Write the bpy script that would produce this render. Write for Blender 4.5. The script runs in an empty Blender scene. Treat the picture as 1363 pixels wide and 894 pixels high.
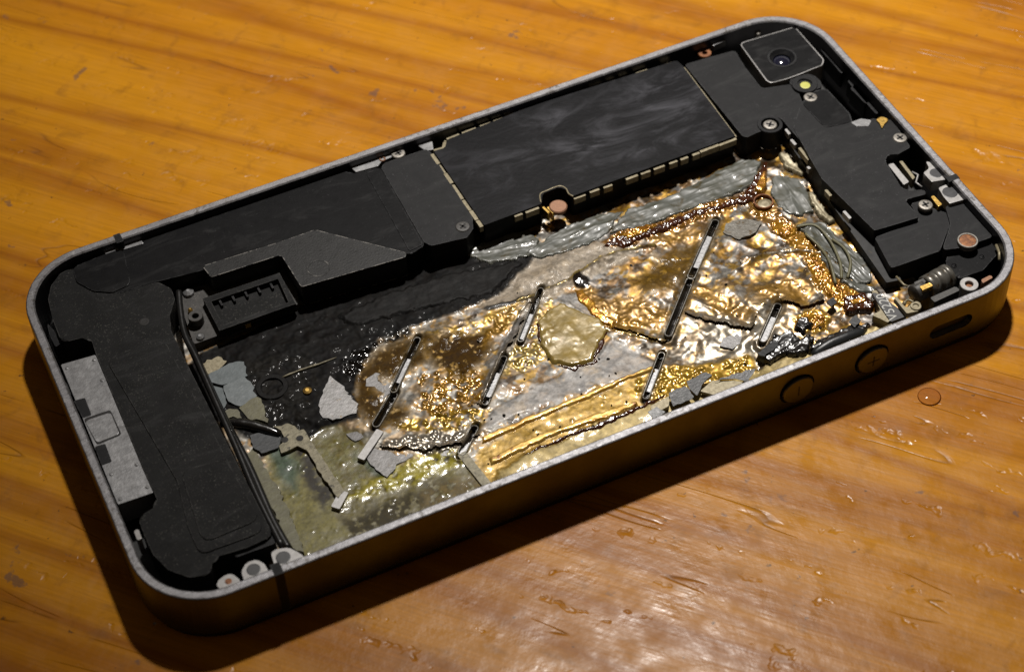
import bpy, bmesh, math, random
import numpy as np
from mathutils import Vector, Matrix

random.seed(7); rng = np.random.default_rng(11)
S = 0.01                                   # 1 unit = 10 cm, every length below is in millimetres
sc = bpy.context.scene
col = sc.collection

# ------------------------------------------------------------------ camera, light, exposure
CAM = np.array([-10.019, -126.139, 180.109]); CR = np.array([0.90459342, -0.42501151, -0.03280187])
CU = np.array([0.33872771, 0.66996157, 0.66061716]); CF = np.array([0.2587939, 0.60870084, -0.750006])
FPX = 2638.57                              # focal length in pixels of a 1363 px wide picture
cd = bpy.data.cameras.new('camera'); co = bpy.data.objects.new('camera', cd); col.objects.link(co)
cd.sensor_width = 36.0; cd.lens = FPX / 1363 * 36; cd.clip_start = 0.01; cd.clip_end = 100
co.matrix_world = Matrix(((CR[0], CU[0], -CF[0], CAM[0]*S), (CR[1], CU[1], -CF[1], CAM[1]*S), (CR[2], CU[2], -CF[2], CAM[2]*S), (0, 0, 0, 1)))
cd.dof.use_dof = True; cd.dof.focus_distance = 246*S
cd.dof.aperture_fstop = (cd.lens*1e-3) / (2.1*S)
sc.camera = co

w = bpy.data.worlds.new('World'); sc.world = w; w.use_nodes = True
bg = w.node_tree.nodes['Background']; bg.inputs[0].default_value = (1.0, 0.74, 0.48, 1); bg.inputs[1].default_value = 0.042

LAMP = (165, 185, 450)
ld = bpy.data.lights.new('desk_lamp', 'SPOT'); lo = bpy.data.objects.new('desk_lamp', ld); col.objects.link(lo)
ld.energy = 1330; ld.color = (1.0, 0.955, 0.90); ld.shadow_soft_size = 14*S; ld.spot_size = math.radians(54); ld.spot_blend = 1.0
lo.location = [v*S for v in LAMP]
lo.rotation_euler = (Vector((160, 98, 0)) - Vector(LAMP)).to_track_quat('-Z', 'Y').to_euler()
sc.view_settings.view_transform = 'Standard'; sc.view_settings.look = 'None'; sc.view_settings.exposure = 0.0; sc.view_settings.gamma = 1.0

# ------------------------------------------------------------------ measuring: photo pixel -> place on a level plane / on the front face
TABLE_Z = -8.3
def at(px, py, z):
    d = CF + (px-681.5)/FPX*CR - (py-447)/FPX*CU
    return (CAM + d*((z-CAM[2])/d[2]))[:2]
def at_front(px, py, y=0.0):
    d = CF + (px-681.5)/FPX*CR - (py-447)/FPX*CU
    q = CAM + d*((y-CAM[1])/d[1]); return q[0], q[2]
def ats(pts, z): return [tuple(at(x, y, z)) for x, y in pts]

# ------------------------------------------------------------------ numpy noise
_T = rng.random((512, 512)).astype(np.float32)
def vn(x, y, seed=0):
    x = np.asarray(x)+seed*17.3; y = np.asarray(y)+seed*31.7
    ix = np.floor(x).astype(int); iy = np.floor(y).astype(int); fx = x-ix; fy = y-iy
    fx = fx*fx*(3-2*fx); fy = fy*fy*(3-2*fy)
    a = _T[iy % 512, ix % 512]; b = _T[iy % 512, (ix+1) % 512]; c = _T[(iy+1) % 512, ix % 512]; d = _T[(iy+1) % 512, (ix+1) % 512]
    return (a*(1-fx)+b*fx)*(1-fy)+(c*(1-fx)+d*fx)*fy*1.0
def fbm(x, y, o=4, seed=0):
    s = 0; a = .5
    for k in range(o):
        s = s+a*vn(x*2**k, y*2**k, seed+k*3); a *= .5
    return s/(1-.5**o)
def ridged(x, y, o=3, seed=0):
    s = 0; a = .5
    for k in range(o):
        s = s+a*(1-np.abs(2*vn(x*2**k, y*2**k, seed+5*k)-1)); a *= .5
    return s/(1-.5**o)
def sstep(e0, e1, v):
    t = np.clip((v-e0)/(e1-e0), 0, 1); return t*t*(3-2*t)
def poly_sd(X, Y, P, closed=True):
    P = np.array(P, float); n = len(P); d2 = np.full(X.shape, 1e9); ins = np.zeros(X.shape, bool)
    for i in range(n if closed else n-1):
        a = P[i]; b = P[(i+1) % n]; e = b-a; wx = X-a[0]; wy = Y-a[1]
        t = np.clip((wx*e[0]+wy*e[1])/max(e@e, 1e-9), 0, 1)
        d2 = np.minimum(d2, (wx-e[0]*t)**2+(wy-e[1]*t)**2)
        if closed:
            c = ((a[1] > Y) != (b[1] > Y)); den = (b[1]-a[1]) if b[1] != a[1] else 1e-9
            ins ^= c & (X < a[0]+(Y-a[1])/den*(b[0]-a[0]))
    d = np.sqrt(d2)
    return np.where(ins, -d, d) if closed else d

# ------------------------------------------------------------------ materials
def nt(name):
    m = bpy.data.materials.new(name); m.use_nodes = True; t = m.node_tree
    return m, t, t.nodes['Principled BSDF']
def N(t, kind, **kw):
    n = t.nodes.new('ShaderNode'+kind)
    for k, v in kw.items(): setattr(n, k, v)
    return n
def noise(t, vec, scale, detail=3, rough=.55, dist=0):
    n = N(t, 'TexNoise'); n.inputs['Scale'].default_value = scale; n.inputs['Detail'].default_value = detail
    n.inputs['Roughness'].default_value = rough; n.inputs['Distortion'].default_value = dist; t.links.new(vec, n.inputs['Vector']); return n.outputs[0]
def ramp(t, fac, stops):
    r = N(t, 'ValToRGB'); e = r.color_ramp.elements
    while len(e) < len(stops): e.new(.5)
    for el, (p, c) in zip(e, stops):
        el.position = p; el.color = (*c, 1) if isinstance(c, tuple) else (c, c, c, 1)
    t.links.new(fac, r.inputs[0]); return r.outputs[0]
def mixc(t, fac, a, b, mode='MIX'):
    n = N(t, 'Mix', data_type='RGBA', blend_type=mode)
    for inp, v in ((0, fac), (6, a), (7, b)):
        if isinstance(v, (int, float)): n.inputs[inp].default_value = v
        elif isinstance(v, tuple): n.inputs[inp].default_value = (*v, 1)
        else: t.links.new(v, n.inputs[inp])
    return n.outputs[2]
def math_(t, op, a, b=0.0, c=None):
    n = N(t, 'Math', operation=op)
    for i, v in enumerate((a, b) if c is None else (a, b, c)):
        if isinstance(v, (int, float)): n.inputs[i].default_value = v
        else: t.links.new(v, n.inputs[i])
    return n.outputs[0]
def mat(name, c1, c2=None, rough=.5, metal=0.0, ns=60, bump=.1, bs=300, bdist=.02, dust=None, dust_amt=.66, rvar=.12, coat=0.0, spec=.5, wear=None, stain=None, wear_r=.25, scuff=0):
    """c1/c2 blotches at ns per unit, bump at bs per unit, optional pale dust specks, edge wear (colour) and stains (colour, threshold, scale)"""
    m, t, p = nt(name); v = N(t, 'TexCoord').outputs['Object']
    f = noise(t, v, ns, 5, .6)
    cc = mixc(t, ramp(t, f, [(.32, 0.0), (.68, 1.0)]), c1, c2 or tuple(x*.75 for x in c1))
    if stain:
        g = noise(t, v, stain[2], 6, .65, .6)
        cc = mixc(t, ramp(t, g, [(stain[1], 0.0), (stain[1]+.08, 1.0)]), cc, stain[0])
    if scuff:                               # rubbed, greyish wipe marks
        mq = N(t, 'Mapping'); mq.inputs['Rotation'].default_value = (0, 0, .6); mq.inputs['Scale'].default_value = (5, 16, 10); t.links.new(v, mq.inputs[0])
        g = noise(t, mq.outputs[0], 2.2, 7, .68, 1.2)
        cc = mixc(t, ramp(t, g, [(.52, 0.0), (.70, 1.0)]), cc, (scuff, scuff, scuff*1.02))
    if dust:
        g = noise(t, v, 420, 3, .7); h = noise(t, v, 35, 3)
        th = math_(t, 'MULTIPLY', ramp(t, g, [(dust_amt, 0.0), (dust_amt+.06, 1.0)]), ramp(t, h, [(.4, .15), (.7, 1.0)]))
        cc = mixc(t, th, cc, dust)
    if wear:
        bv = N(t, 'Bevel', samples=6); bv.inputs['Radius'].default_value = wear_r*S
        ge = N(t, 'NewGeometry'); dp = N(t, 'VectorMath', operation='DOT_PRODUCT')
        t.links.new(bv.outputs[0], dp.inputs[0]); t.links.new(ge.outputs['Normal'], dp.inputs[1])
        g = noise(t, v, 90, 4, .7)
        e = math_(t, 'MULTIPLY', ramp(t, dp.outputs['Value'], [(.86, 1.0), (.985, 0.0)]), ramp(t, g, [(.46, 0.0), (.56, 1.0)]))
        cc = mixc(t, e, cc, wear)
    t.links.new(cc, p.inputs['Base Color'])
    r = math_(t, 'MULTIPLY_ADD', noise(t, v, ns*1.7, 4), rvar*2, rough-rvar); t.links.new(r, p.inputs['Roughness'])
    p.inputs['Metallic'].default_value = metal; p.inputs['Specular IOR Level'].default_value = spec
    p.inputs['Coat Weight'].default_value = coat; p.inputs['Coat Roughness'].default_value = .12
    if bump:
        b = N(t, 'Bump'); b.inputs['Strength'].default_value = bump; b.inputs['Distance'].default_value = bdist*S
        t.links.new(noise(t, v, bs, 4, .6), b.inputs['Height']); t.links.new(b.outputs[0], p.inputs['Normal'])
    return m

M = {}
def steel_material():                       # bead-blasted rim: patches of grime, bright rubbed spots, chipped dark edges, lengthwise scratches
    m, t, p = nt('worn_steel'); v = N(t, 'TexCoord').outputs['Object']
    mp = N(t, 'Mapping'); mp.inputs['Scale'].default_value = (1, 7, 7); t.links.new(v, mp.inputs[0])
    big = noise(t, v, 9, 4, .6); fine = noise(t, v, 150, 5, .7, .4); scr = noise(t, mp.outputs[0], 22, 4, .7)
    c = mixc(t, ramp(t, scr, [(.35, 0.0), (.65, 1.0)]), (.20, .196, .205), (.285, .28, .29))
    c = mixc(t, math_(t, 'MULTIPLY', ramp(t, fine, [(.52, 0.0), (.60, 1.0)]), ramp(t, big, [(.45, .05), (.60, 1.0)])), c, (.115, .105, .095))
    c = mixc(t, math_(t, 'MULTIPLY', ramp(t, noise(t, v, 70, 4, .6), [(.60, 0.0), (.68, 1.0)]), ramp(t, big, [(.45, 0.0), (.6, 1.0)])), c, (.42, .41, .40))
    bv = N(t, 'Bevel', samples=6); bv.inputs['Radius'].default_value = .5*S
    ge = N(t, 'NewGeometry'); dp = N(t, 'VectorMath', operation='DOT_PRODUCT'); t.links.new(bv.outputs[0], dp.inputs[0]); t.links.new(ge.outputs['Normal'], dp.inputs[1])
    e = math_(t, 'MULTIPLY', ramp(t, dp.outputs['Value'], [(.90, 1.0), (.992, 0.0)]), ramp(t, noise(t, v, 60, 5, .7), [(.48, 0.0), (.54, 1.0)]))
    c = mixc(t, e, c, (.03, .025, .02)); t.links.new(c, p.inputs['Base Color'])
    t.links.new(ramp(t, fine, [(.3, .38), (.7, .58)]), p.inputs['Roughness']); p.inputs['Metallic'].default_value = .75
    b = N(t, 'Bump'); b.inputs['Strength'].default_value = .35; b.inputs['Distance'].default_value = .06*S
    t.links.new(noise(t, v, 320, 5, .65), b.inputs['Height']); t.links.new(b.outputs[0], p.inputs['Normal']); return m
M['steel'] = steel_material()
M['band'] = mat('polished_band', (.125, .122, .128), (.095, .093, .098), rough=.38, metal=1.0, ns=30, bump=.12, bs=200, bdist=.03, rvar=.05)
M['lug'] = mat('pale_alloy', (.40, .39, .385), (.30, .29, .28), rough=.42, metal=.35, ns=150, bump=.3, bs=400, stain=((.25, .18, .10), .66, 180))
M['silver'] = mat('silver_plate', (.34, .34, .345), (.22, .22, .225), rough=.38, metal=.6, ns=70, bump=.4, bs=260, bdist=.05, stain=((.2, .19, .16), .66, 160))
M['plastic'] = mat('black_plastic', (.0085, .0085, .0095), (.0055, .0055, .0065), spec=.21, rough=.55, ns=50, bump=.35, bs=900, bdist=.03, dust=(.075, .075, .08), dust_amt=.63, wear=(.055, .055, .057), scuff=.02)
M['plastic_dusty'] = mat('dusty_black_plastic', (.009, .009, .009), (.004, .004, .004), spec=.17, rough=.6, ns=30, bump=.5, bs=700, bdist=.04, dust=(.085, .082, .072), dust_amt=.59, wear=(.06, .058, .055), scuff=.022)
M['tape'] = mat('black_tape', (.0042, .0042, .0048), (.003, .003, .0036), spec=.12, rough=.45, ns=40, bump=.2, bs=200, bdist=.05, dust=(.075, .075, .078), dust_amt=.65, wear=(.05, .05, .052), scuff=.02)
M['worn'] = mat('worn_black_plastic', (.010, .0095, .0095), (.007, .007, .007), spec=.35, rough=.42, ns=50, bump=.4, bs=350, bdist=.05, dust=(.10, .10, .10), dust_amt=.67, wear=(.35, .33, .30))
M['pit'] = mat('dark_chassis', (.008, .0075, .007), (.004, .004, .004), rough=.6, ns=60, bump=.3, bs=300, stain=((.05, .04, .015), .62, 70))
M['glass'] = mat('black_glass', (.006, .006, .007), rough=.15, bump=0, rvar=.05)
M['cream'] = mat('cream_metal', (.30, .26, .17), (.17, .14, .08), rough=.45, metal=.3, ns=250, bump=.3, bs=500, stain=((.10, .07, .03), .62, 300))
M['dirty_cream'] = mat('sooty_cream_metal', (.27, .24, .16), (.13, .115, .07), rough=.5, metal=.2, ns=140, bump=.5, bs=240, bdist=.06, stain=((.035, .028, .016), .56, 110))
M['brass'] = mat('gold_contact', (.85, .56, .16), (.65, .40, .10), rough=.3, metal=.9, ns=200, bump=.1)
M['copper'] = mat('copper_pad', (.30, .15, .08), (.22, .11, .065), rough=.5, metal=.35, ns=300, bump=.3, bs=500)
M['rust'] = mat('rusty_copper', (.30, .12, .04), (.10, .035, .015), rough=.5, metal=.4, ns=180, bump=.5, bs=400)
M['screw'] = mat('screw_steel', (.36, .34, .31), (.24, .22, .19), rough=.36, metal=.7, ns=250, bump=.2, stain=((.14, .09, .05), .62, 260))
M['hole'] = mat('dark_recess', (.012, .010, .009), rough=.7, bump=0)
M['lens'] = mat('lens_glass', (.012, .013, .03), rough=.06, bump=0, rvar=.02, coat=1.0, spec=1.0)
M['led'] = mat('yellow_phosphor', (.62, .60, .16), (.5, .5, .1), rough=.4, bump=0)
M['pcb'] = mat('sooty_board', (.06, .055, .05), (.02, .018, .016), rough=.5, ns=120, bump=.5, bs=300, dust=(.20, .18, .14), dust_amt=.6)
M['flex'] = mat('dark_flex', (.05, .05, .055), (.03, .03, .032), rough=.4, ns=80, bump=.2)
M['rubber'] = mat('black_rubber', (.012, .012, .012), rough=.35, ns=80, bump=.4, bs=300, stain=((.10, .085, .05), .66, 160))
M['film'] = mat('grey_film', (.115, .12, .11), (.065, .065, .045), rough=.44, ns=55, bump=.25, bs=110, bdist=.06, coat=.25, stain=((.055, .042, .014), .56, 45))
M['film_blue'] = mat('blue_grey_film', (.15, .175, .185), (.10, .12, .125), rough=.5, ns=90, bump=.4, bs=180, bdist=.1, stain=((.06, .06, .05), .66, 140))
M['film_olive'] = mat('olive_film', (.17, .16, .085), (.11, .10, .055), rough=.5, ns=90, bump=.4, bs=180, bdist=.1)
M['film_dark'] = mat('slate_film', (.045, .05, .055), (.03, .033, .036), rough=.5, ns=90, bump=.4, bs=180, bdist=.1)
M['shard'] = mat('grey_shard', (.19, .185, .185), (.13, .126, .122), rough=.42, metal=.5, ns=90, bump=.4, bs=240, bdist=.06, stain=((.11, .07, .02), .62, 100))
M['char'] = mat('wet_char', (.006, .0055, .0055), (.011, .009, .008), rough=.3, ns=120, bump=.4, bs=90, bdist=.12, coat=.7)
M['soot'] = mat('matt_soot', (.0045, .0045, .0045), (.008, .007, .0065), rough=.6, ns=60, bump=.5, bs=200, bdist=.08, dust=(.06, .055, .045), dust_amt=.66, spec=.15)
M['flake'] = mat('black_flake', (.022, .024, .026), (.014, .014, .015), rough=.38, ns=120, bump=.4, bs=260, bdist=.06)
M['gold_tape'] = mat('gold_tape', (.58, .38, .085), (.46, .22, .02), rough=.36, metal=.3, ns=60, bump=.3, bs=160, bdist=.06, coat=.5, stain=((.17, .05, .012), .58, 55))
M['resin'] = mat('amber_resin', (.55, .28, .02), (.26, .09, .010), metal=.45, rough=.24, ns=110, bump=.6, bs=130, bdist=.16, coat=1.0, stain=((.06, .022, .008), .60, 130))
M['resin_pale'] = mat('pale_resin', (.33, .225, .045), (.22, .16, .05), rough=.33, metal=.08, ns=60, bump=.25, bs=70, bdist=.15, coat=.7, stain=((.22, .13, .015), .60, 60))
M['resin_dark'] = mat('dark_red_resin', (.075, .02, .006), (.035, .011, .005), rough=.2, ns=90, bump=.5, bs=120, bdist=.15, coat=1.0)
M['rib'] = mat('rib_metal', (.20, .19, .17), (.13, .12, .10), rough=.34, metal=.5, ns=120, bump=.5, bs=220, bdist=.06, stain=((.09, .05, .012), .57, 120))
M['white'] = mat('white_print', (.55, .55, .52), rough=.6, bump=0)

def smear_material():                       # graphite sheet on the board shield with wiped pale smears
    m, t, p = nt('graphite_sheet'); v = N(t, 'TexCoord').outputs['Object']
    mp = N(t, 'Mapping'); mp.inputs['Rotation'].default_value = (0, 0, math.radians(28)); mp.inputs['Scale'].default_value = (4.5, 11, 8); t.links.new(v, mp.inputs[0])
    a = noise(t, mp.outputs[0], 2.2, 8, .68, 1.6)
    msk = None
    for px, py, rx, ry, st_ in ((880, 128, 11, 6, 1.0), (790, 190, 10, 4.5, 1.0), (735, 160, 8, 2.5, .7), (850, 195, 12, 2.5, .8), (690, 215, 10, 5, .35), (930, 165, 5, 6, .5)):
        cx, cy = at(px, py, -1.05); mq = N(t, 'Mapping'); mq.inputs['Location'].default_value = (-cx/rx, -cy/ry, 0); mq.inputs['Scale'].default_value = (1/(rx*S), 1/(ry*S), 0); t.links.new(v, mq.inputs[0])
        ln = N(t, 'VectorMath', operation='LENGTH'); t.links.new(mq.outputs[0], ln.inputs[0]); d_ = ramp(t, ln.outputs['Value'], [(.0, st_), (.95, 0.0)])
        msk = d_ if msk is None else math_(t, 'MAXIMUM', msk, d_)
    sm = math_(t, 'MULTIPLY', msk, ramp(t, a, [(.42, .04), (.68, 1.0)]))
    sm = math_(t, 'ADD', sm, math_(t, 'MULTIPLY', ramp(t, a, [(.5, 0.0), (.75, .3)]), 1.0))
    c = mixc(t, sm, (.003, .003, .0042), (.08, .08, .092))
    b = noise(t, v, 600, 3, .7)
    c = mixc(t, ramp(t, b, [(.69, 0.0), (.76, .6)]), c, (.13, .13, .13))
    t.links.new(c, p.inputs['Base Color'])
    t.links.new(ramp(t, a, [(.35, .42), (.7, .55)]), p.inputs['Roughness']); p.inputs['Specular IOR Level'].default_value = .13
    bp = N(t, 'Bump'); bp.inputs['Strength'].default_value = .35; bp.inputs['Distance'].default_value = .05*S
    t.links.new(noise(t, v, 160, 4), bp.inputs['Height']); t.links.new(bp.outputs[0], p.inputs['Normal'])
    return m
M['graphite'] = smear_material()

def foil_material():                        # colour, roughness, metal and wetness come from the cell's own stained skin (attributes)
    m, t, p = nt('burnt_cell_skin'); v = N(t, 'TexCoord').outputs['Object']
    ca = N(t, 'Attribute', attribute_name='tint'); pa = N(t, 'Attribute', attribute_name='skin')
    sp = N(t, 'SeparateColor'); t.links.new(pa.outputs['Color'], sp.inputs[0])
    n1 = noise(t, v, 260, 5, .65)
    c = mixc(t, 1.0, ca.outputs['Color'], ramp(t, n1, [(.3, .72), (.7, 1.2)]), 'MULTIPLY')
    t.links.new(c, p.inputs['Base Color'])
    t.links.new(math_(t, 'ADD', sp.outputs[0], math_(t, 'MULTIPLY_ADD', n1, .2, -.1)), p.inputs['Roughness'])
    t.links.new(sp.outputs[1], p.inputs['Metallic']); t.links.new(sp.outputs[2], p.inputs['Coat Weight'])
    p.inputs['Coat Roughness'].default_value = .10
    b1 = N(t, 'Bump'); b1.inputs['Distance'].default_value = .07*S; t.links.new(ca.outputs['Alpha'], b1.inputs['Strength']); t.links.new(pa.outputs['Alpha'], p.inputs['Specular IOR Level'])
    t.links.new(noise(t, v, 200, 6, .6, .3), b1.inputs['Height']); t.links.new(b1.outputs[0], p.inputs['Normal']); t.links.new(b1.outputs[0], p.inputs['Coat Normal'])
    return m
M['foil'] = foil_material()

def wood_material():
    m, t, p = nt('lacquered_pine'); v = N(t, 'TexCoord').outputs['Object']
    r1 = N(t, 'Mapping', vector_type='TEXTURE'); r1.inputs['Rotation'].default_value = (0, 0, math.radians(-47.4)); t.links.new(v, r1.inputs[0])
    def st(sx, sy):
        q = N(t, 'Mapping'); q.inputs['Scale'].default_value = (sx, sy, 1); t.links.new(r1.outputs[0], q.inputs[0]); return q.outputs[0]
    band = noise(t, st(.6, 10), 1, 2, .45, .15)
    late = ramp(t, band, [(.28, 0.0), (.42, .10), (.50, .75), (.56, .2), (.60, .05), (.67, .65), (.72, .15), (.8, 0.0)])
    broad = noise(t, st(.8, 4), 1, 3, .5)
    fib = noise(t, st(9, 260), 1, 4, .6)
    c = mixc(t, ramp(t, broad, [(.3, 0.0), (.7, 1.0)]), (.66, .285, .007), (.46, .165, .003))
    c = mixc(t, math_(t, 'MULTIPLY', late, .78), c, (.25, .060, .002))
    c = mixc(t, .45, c, ramp(t, fib, [(.3, .5), (.7, 1.0)]), 'MULTIPLY')
    blot = noise(t, v, 30, 5, .6, .5)
    c = mixc(t, math_(t, 'MULTIPLY', ramp(t, blot, [(.55, 0.0), (.72, 1.0)]), .4), c, (.20, .075, .008))
    ink = noise(t, v, 19, 4, .6, .2)                                                       # old bluish ink and dirt specks
    c = mixc(t, math_(t, 'MULTIPLY', ramp(t, ink, [(.685, 0.0), (.72, 1.0)]), .6), c, (.10, .065, .06))
    grit = noise(t, v, 75, 3, .6)
    c = mixc(t, math_(t, 'MULTIPLY', ramp(t, grit, [(.70, 0.0), (.74, 1.0)]), .7), c, (.06, .03, .012))
    # nicks pressed into the lacquer, a scatter of small cells
    wv = N(t, 'VectorMath', operation='ADD'); ns = N(t, 'TexNoise'); ns.inputs['Scale'].default_value = 45; t.links.new(v, ns.inputs['Vector'])
    sc_ = N(t, 'VectorMath', operation='SCALE'); sc_.inputs['Scale'].default_value = .055; t.links.new(ns.outputs['Color'], sc_.inputs[0])
    t.links.new(st(.42, 1.5), wv.inputs[0]); t.links.new(sc_.outputs[0], wv.inputs[1])
    def nicks(scale, share, r0, r1):
        dn = N(t, 'TexVoronoi', feature='F1'); dn.inputs['Scale'].default_value = scale; t.links.new(wv.outputs[0], dn.inputs['Vector'])
        sp = N(t, 'SeparateColor'); t.links.new(dn.outputs['Color'], sp.inputs[0])
        return math_(t, 'MULTIPLY', ramp(t, dn.outputs['Distance'], [(0.0, 1.0), (r1*.35, .6), (r1, 0.0)]), math_(t, 'GREATER_THAN', sp.outputs[0], 1-share))
    d1 = nicks(12, .6, .03, .18); d2 = nicks(26, .55, .05, .22)
    dent = math_(t, 'MAXIMUM', d1, math_(t, 'MULTIPLY', d2, .6))
    sn = noise(t, st(1.6, 14), 1, 2, .5, .2); gate = noise(t, v, 9, 2)
    line = math_(t, 'MULTIPLY', ramp(t, math_(t, 'ABSOLUTE', math_(t, 'SUBTRACT', sn, .55)), [(.0, 1.0), (.006, 0.0)]), ramp(t, gate, [(.50, 0.0), (.56, 1.0)]))
    c = mixc(t, math_(t, 'MULTIPLY', math_(t, 'POWER', dent, 3.0), .5), c, (.15, .055, .010))
    c = mixc(t, math_(t, 'MULTIPLY', line, .5), c, (.14, .05, .01))
    t.links.new(c, p.inputs['Base Color'])
    p.inputs['Roughness'].default_value = .6; p.inputs['Specular IOR Level'].default_value = .08
    p.inputs['Coat Weight'].default_value = .38; p.inputs['Coat IOR'].default_value = 1.45
    t.links.new(ramp(t, noise(t, v, 25, 4, .6), [(.35, .20), (.65, .42)]), p.inputs['Coat Roughness'])
    lump = noise(t, v, 24, 4, .55); wavy = noise(t, st(5, 60), 1, 3)
    h = math_(t, 'ADD', math_(t, 'MULTIPLY', dent, -2.0), math_(t, 'MULTIPLY', lump, 1.1))
    h = math_(t, 'ADD', h, math_(t, 'ADD', math_(t, 'MULTIPLY', wavy, .35), math_(t, 'MULTIPLY', line, -.7)))
    h = math_(t, 'ADD', h, math_(t, 'MULTIPLY', fib, .10))
    b = N(t, 'Bump'); b.inputs['Strength'].default_value = .55; b.inputs['Distance'].default_value = .16*S
    t.links.new(h, b.inputs['Height']); t.links.new(b.outputs[0], p.inputs['Normal']); t.links.new(b.outputs[0], p.inputs['Coat Normal'])
    return m
M['wood'] = wood_material()

# ------------------------------------------------------------------ object helpers
def link(name, me, m, parent=None, label=None):
    o = bpy.data.objects.new(name, me); col.objects.link(o)
    if m is not None: me.materials.append(M[m] if isinstance(m, str) else m)
    if parent is not None:
        o.parent = parent; o.matrix_parent_inverse = Matrix.Translation(-ROOT)
        if parent is not phone: o.matrix_parent_inverse = Matrix.Identity(4)
    if label: o['label'] = label
    return o
def bm_obj(name, bm, m, parent=None, smooth=False, label=None):
    bmesh.ops.recalc_face_normals(bm, faces=bm.faces)
    for v in bm.verts: v.co *= S
    me = bpy.data.meshes.new(name); bm.to_mesh(me); bm.free()
    if smooth:
        for p in me.polygons: p.use_smooth = True
    return link(name, me, m, parent, label)
def ccw(P):
    a = sum(P[i][0]*P[(i+1) % len(P)][1]-P[(i+1) % len(P)][0]*P[i][1] for i in range(len(P)))
    return list(P) if a > 0 else list(P)[::-1]
def fillet(P, r, seg=4):
    if r <= 0: return list(P)
    out = []; n = len(P)
    for i in range(n):
        a, b, c = Vector(P[i-1]), Vector(P[i]), Vector(P[(i+1) % n])
        u, v = (a-b), (c-b); lu, lv = u.length, v.length
        if lu < 1e-6 or lv < 1e-6: continue
        u /= lu; v /= lv; ang = u.angle(v, math.pi)
        d = min(r/max(math.tan(ang/2), .05), lu*.45, lv*.45)
        p0, p1 = b+u*d, b+v*d
        if ang > math.pi*.97: out.append(tuple(b)); continue
        for k in range(seg+1):
            s = k/seg; q = p0*(1-s)**2+b*2*s*(1-s)+p1*s*s; out.append(tuple(q))
    return out
def chaikin(P, it=2):
    for _ in range(it):
        Q = []
        for i in range(len(P)):
            a, b = P[i], P[(i+1) % len(P)]
            Q += [(a[0]*.75+b[0]*.25, a[1]*.75+b[1]*.25), (a[0]*.25+b[0]*.75, a[1]*.25+b[1]*.75)]
        P = Q
    return P
def plate_mm(name, P, z1, z0, m, parent, r=.4, bev=.12, tilt=(0, 0), smooth=False, label=None):
    P = ccw(fillet(P, r)); bm = bmesh.new()
    cx = sum(p[0] for p in P)/len(P); cy = sum(p[1] for p in P)/len(P)
    zt = lambda x, y, z: z+(x-cx)*tilt[0]+(y-cy)*tilt[1]
    top = [bm.verts.new((x, y, zt(x, y, z1))) for x, y in P]; bot = [bm.verts.new((x, y, z0)) for x, y in P]
    f = bm.faces.new(top); n = len(P)
    for i in range(n): bm.faces.new((top[i], bot[i], bot[(i+1) % n], top[(i+1) % n]))
    bm.faces.new(bot[::-1])
    if bev:
        bmesh.ops.bevel(bm, geom=[e for e in f.edges], offset=bev, segments=2, affect='EDGES', profile=.6, clamp_overlap=True)
    return bm_obj(name, bm, m, parent, smooth, label)
def plate(name, px, z1, z0, m, parent, **k): return plate_mm(name, ats(px, z1), z1, z0, m, parent, **k)
def loft(name, loops, m, parent, cap0=False, cap1=False, smooth=False, closed=False, label=None):
    bm = bmesh.new(); R = [[bm.verts.new(p) for p in L] for L in loops]; n = len(loops[0])
    K = len(R)
    for k in range(K if closed else K-1):
        A, B = R[k], R[(k+1) % K]
        for i in range(n): bm.faces.new((A[i], A[(i+1) % n], B[(i+1) % n], B[i]))
    if cap0: bm.faces.new(R[0])
    if cap1: bm.faces.new(R[-1])
    return bm_obj(name, bm, m, parent, smooth, label)
def circ(cx, cy, r, z, n=28, sq=1.0): return [(cx+r*math.cos(2*math.pi*i/n), cy+r*sq*math.sin(2*math.pi*i/n), z) for i in range(n)]
def disc(name, c, prof, m, parent, n=28, label=None):
    """lathe of (radius, z) about a vertical axis"""
    return loft(name, [circ(c[0], c[1], r, z, n) for r, z in prof], m, parent, cap0=True, cap1=True, label=label)
def ring(name, c, ro, ri, z1, z0, m, parent, n=28):
    return loft(name, [circ(*c, ro, z0, n), circ(*c, ro, z1-.06, n), circ(*c, ro-.06, z1, n), circ(*c, ri+.06, z1, n), circ(*c, ri, z1-.06, n), circ(*c, ri, z0, n)], m, parent, closed=True)
def tube(name, pts, r, m, parent, n=8, label=None):
    P = [Vector(p) for p in pts]; loops = []
    for i, p in enumerate(P):
        d = (P[min(i+1, len(P)-1)]-P[max(i-1, 0)]).normalized(); a = d.cross(Vector((0, 0, 1)))
        a = a.normalized() if a.length > 1e-5 else Vector((1, 0, 0)); b = a.cross(d)
        rr = r[i] if isinstance(r, (list, tuple)) else r
        loops.append([tuple(p+a*rr*math.cos(2*math.pi*k/n)+b*rr*math.sin(2*math.pi*k/n)) for k in range(n)])
    return loft(name, loops, m, parent, True, True, smooth=True, label=label)
def smooth_path(P, k=6):
    P = [Vector(p) for p in P]; out = []
    for i in range(len(P)-1):
        a, b, c, d = P[max(i-1, 0)], P[i], P[i+1], P[min(i+2, len(P)-1)]
        for j in range(k):
            t = j/k; out.append(.5*((2*b)+(c-a)*t+(2*a-5*b+4*c-d)*t*t+(3*b-a-3*c+d)*t**3))
    return out+[P[-1]]
def box_between(name, a, b, wid, z1, z0, m, parent, label=None):
    a, b = Vector(a), Vector(b); d = (b-a).normalized(); n = Vector((-d.y, d.x))*wid/2
    return plate_mm(name, [tuple(a-n), tuple(b-n), tuple(b+n), tuple(a+n)], z1, z0, m, parent, r=min(.08, wid*.2), bev=min(.06, wid*.2), label=label)
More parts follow.
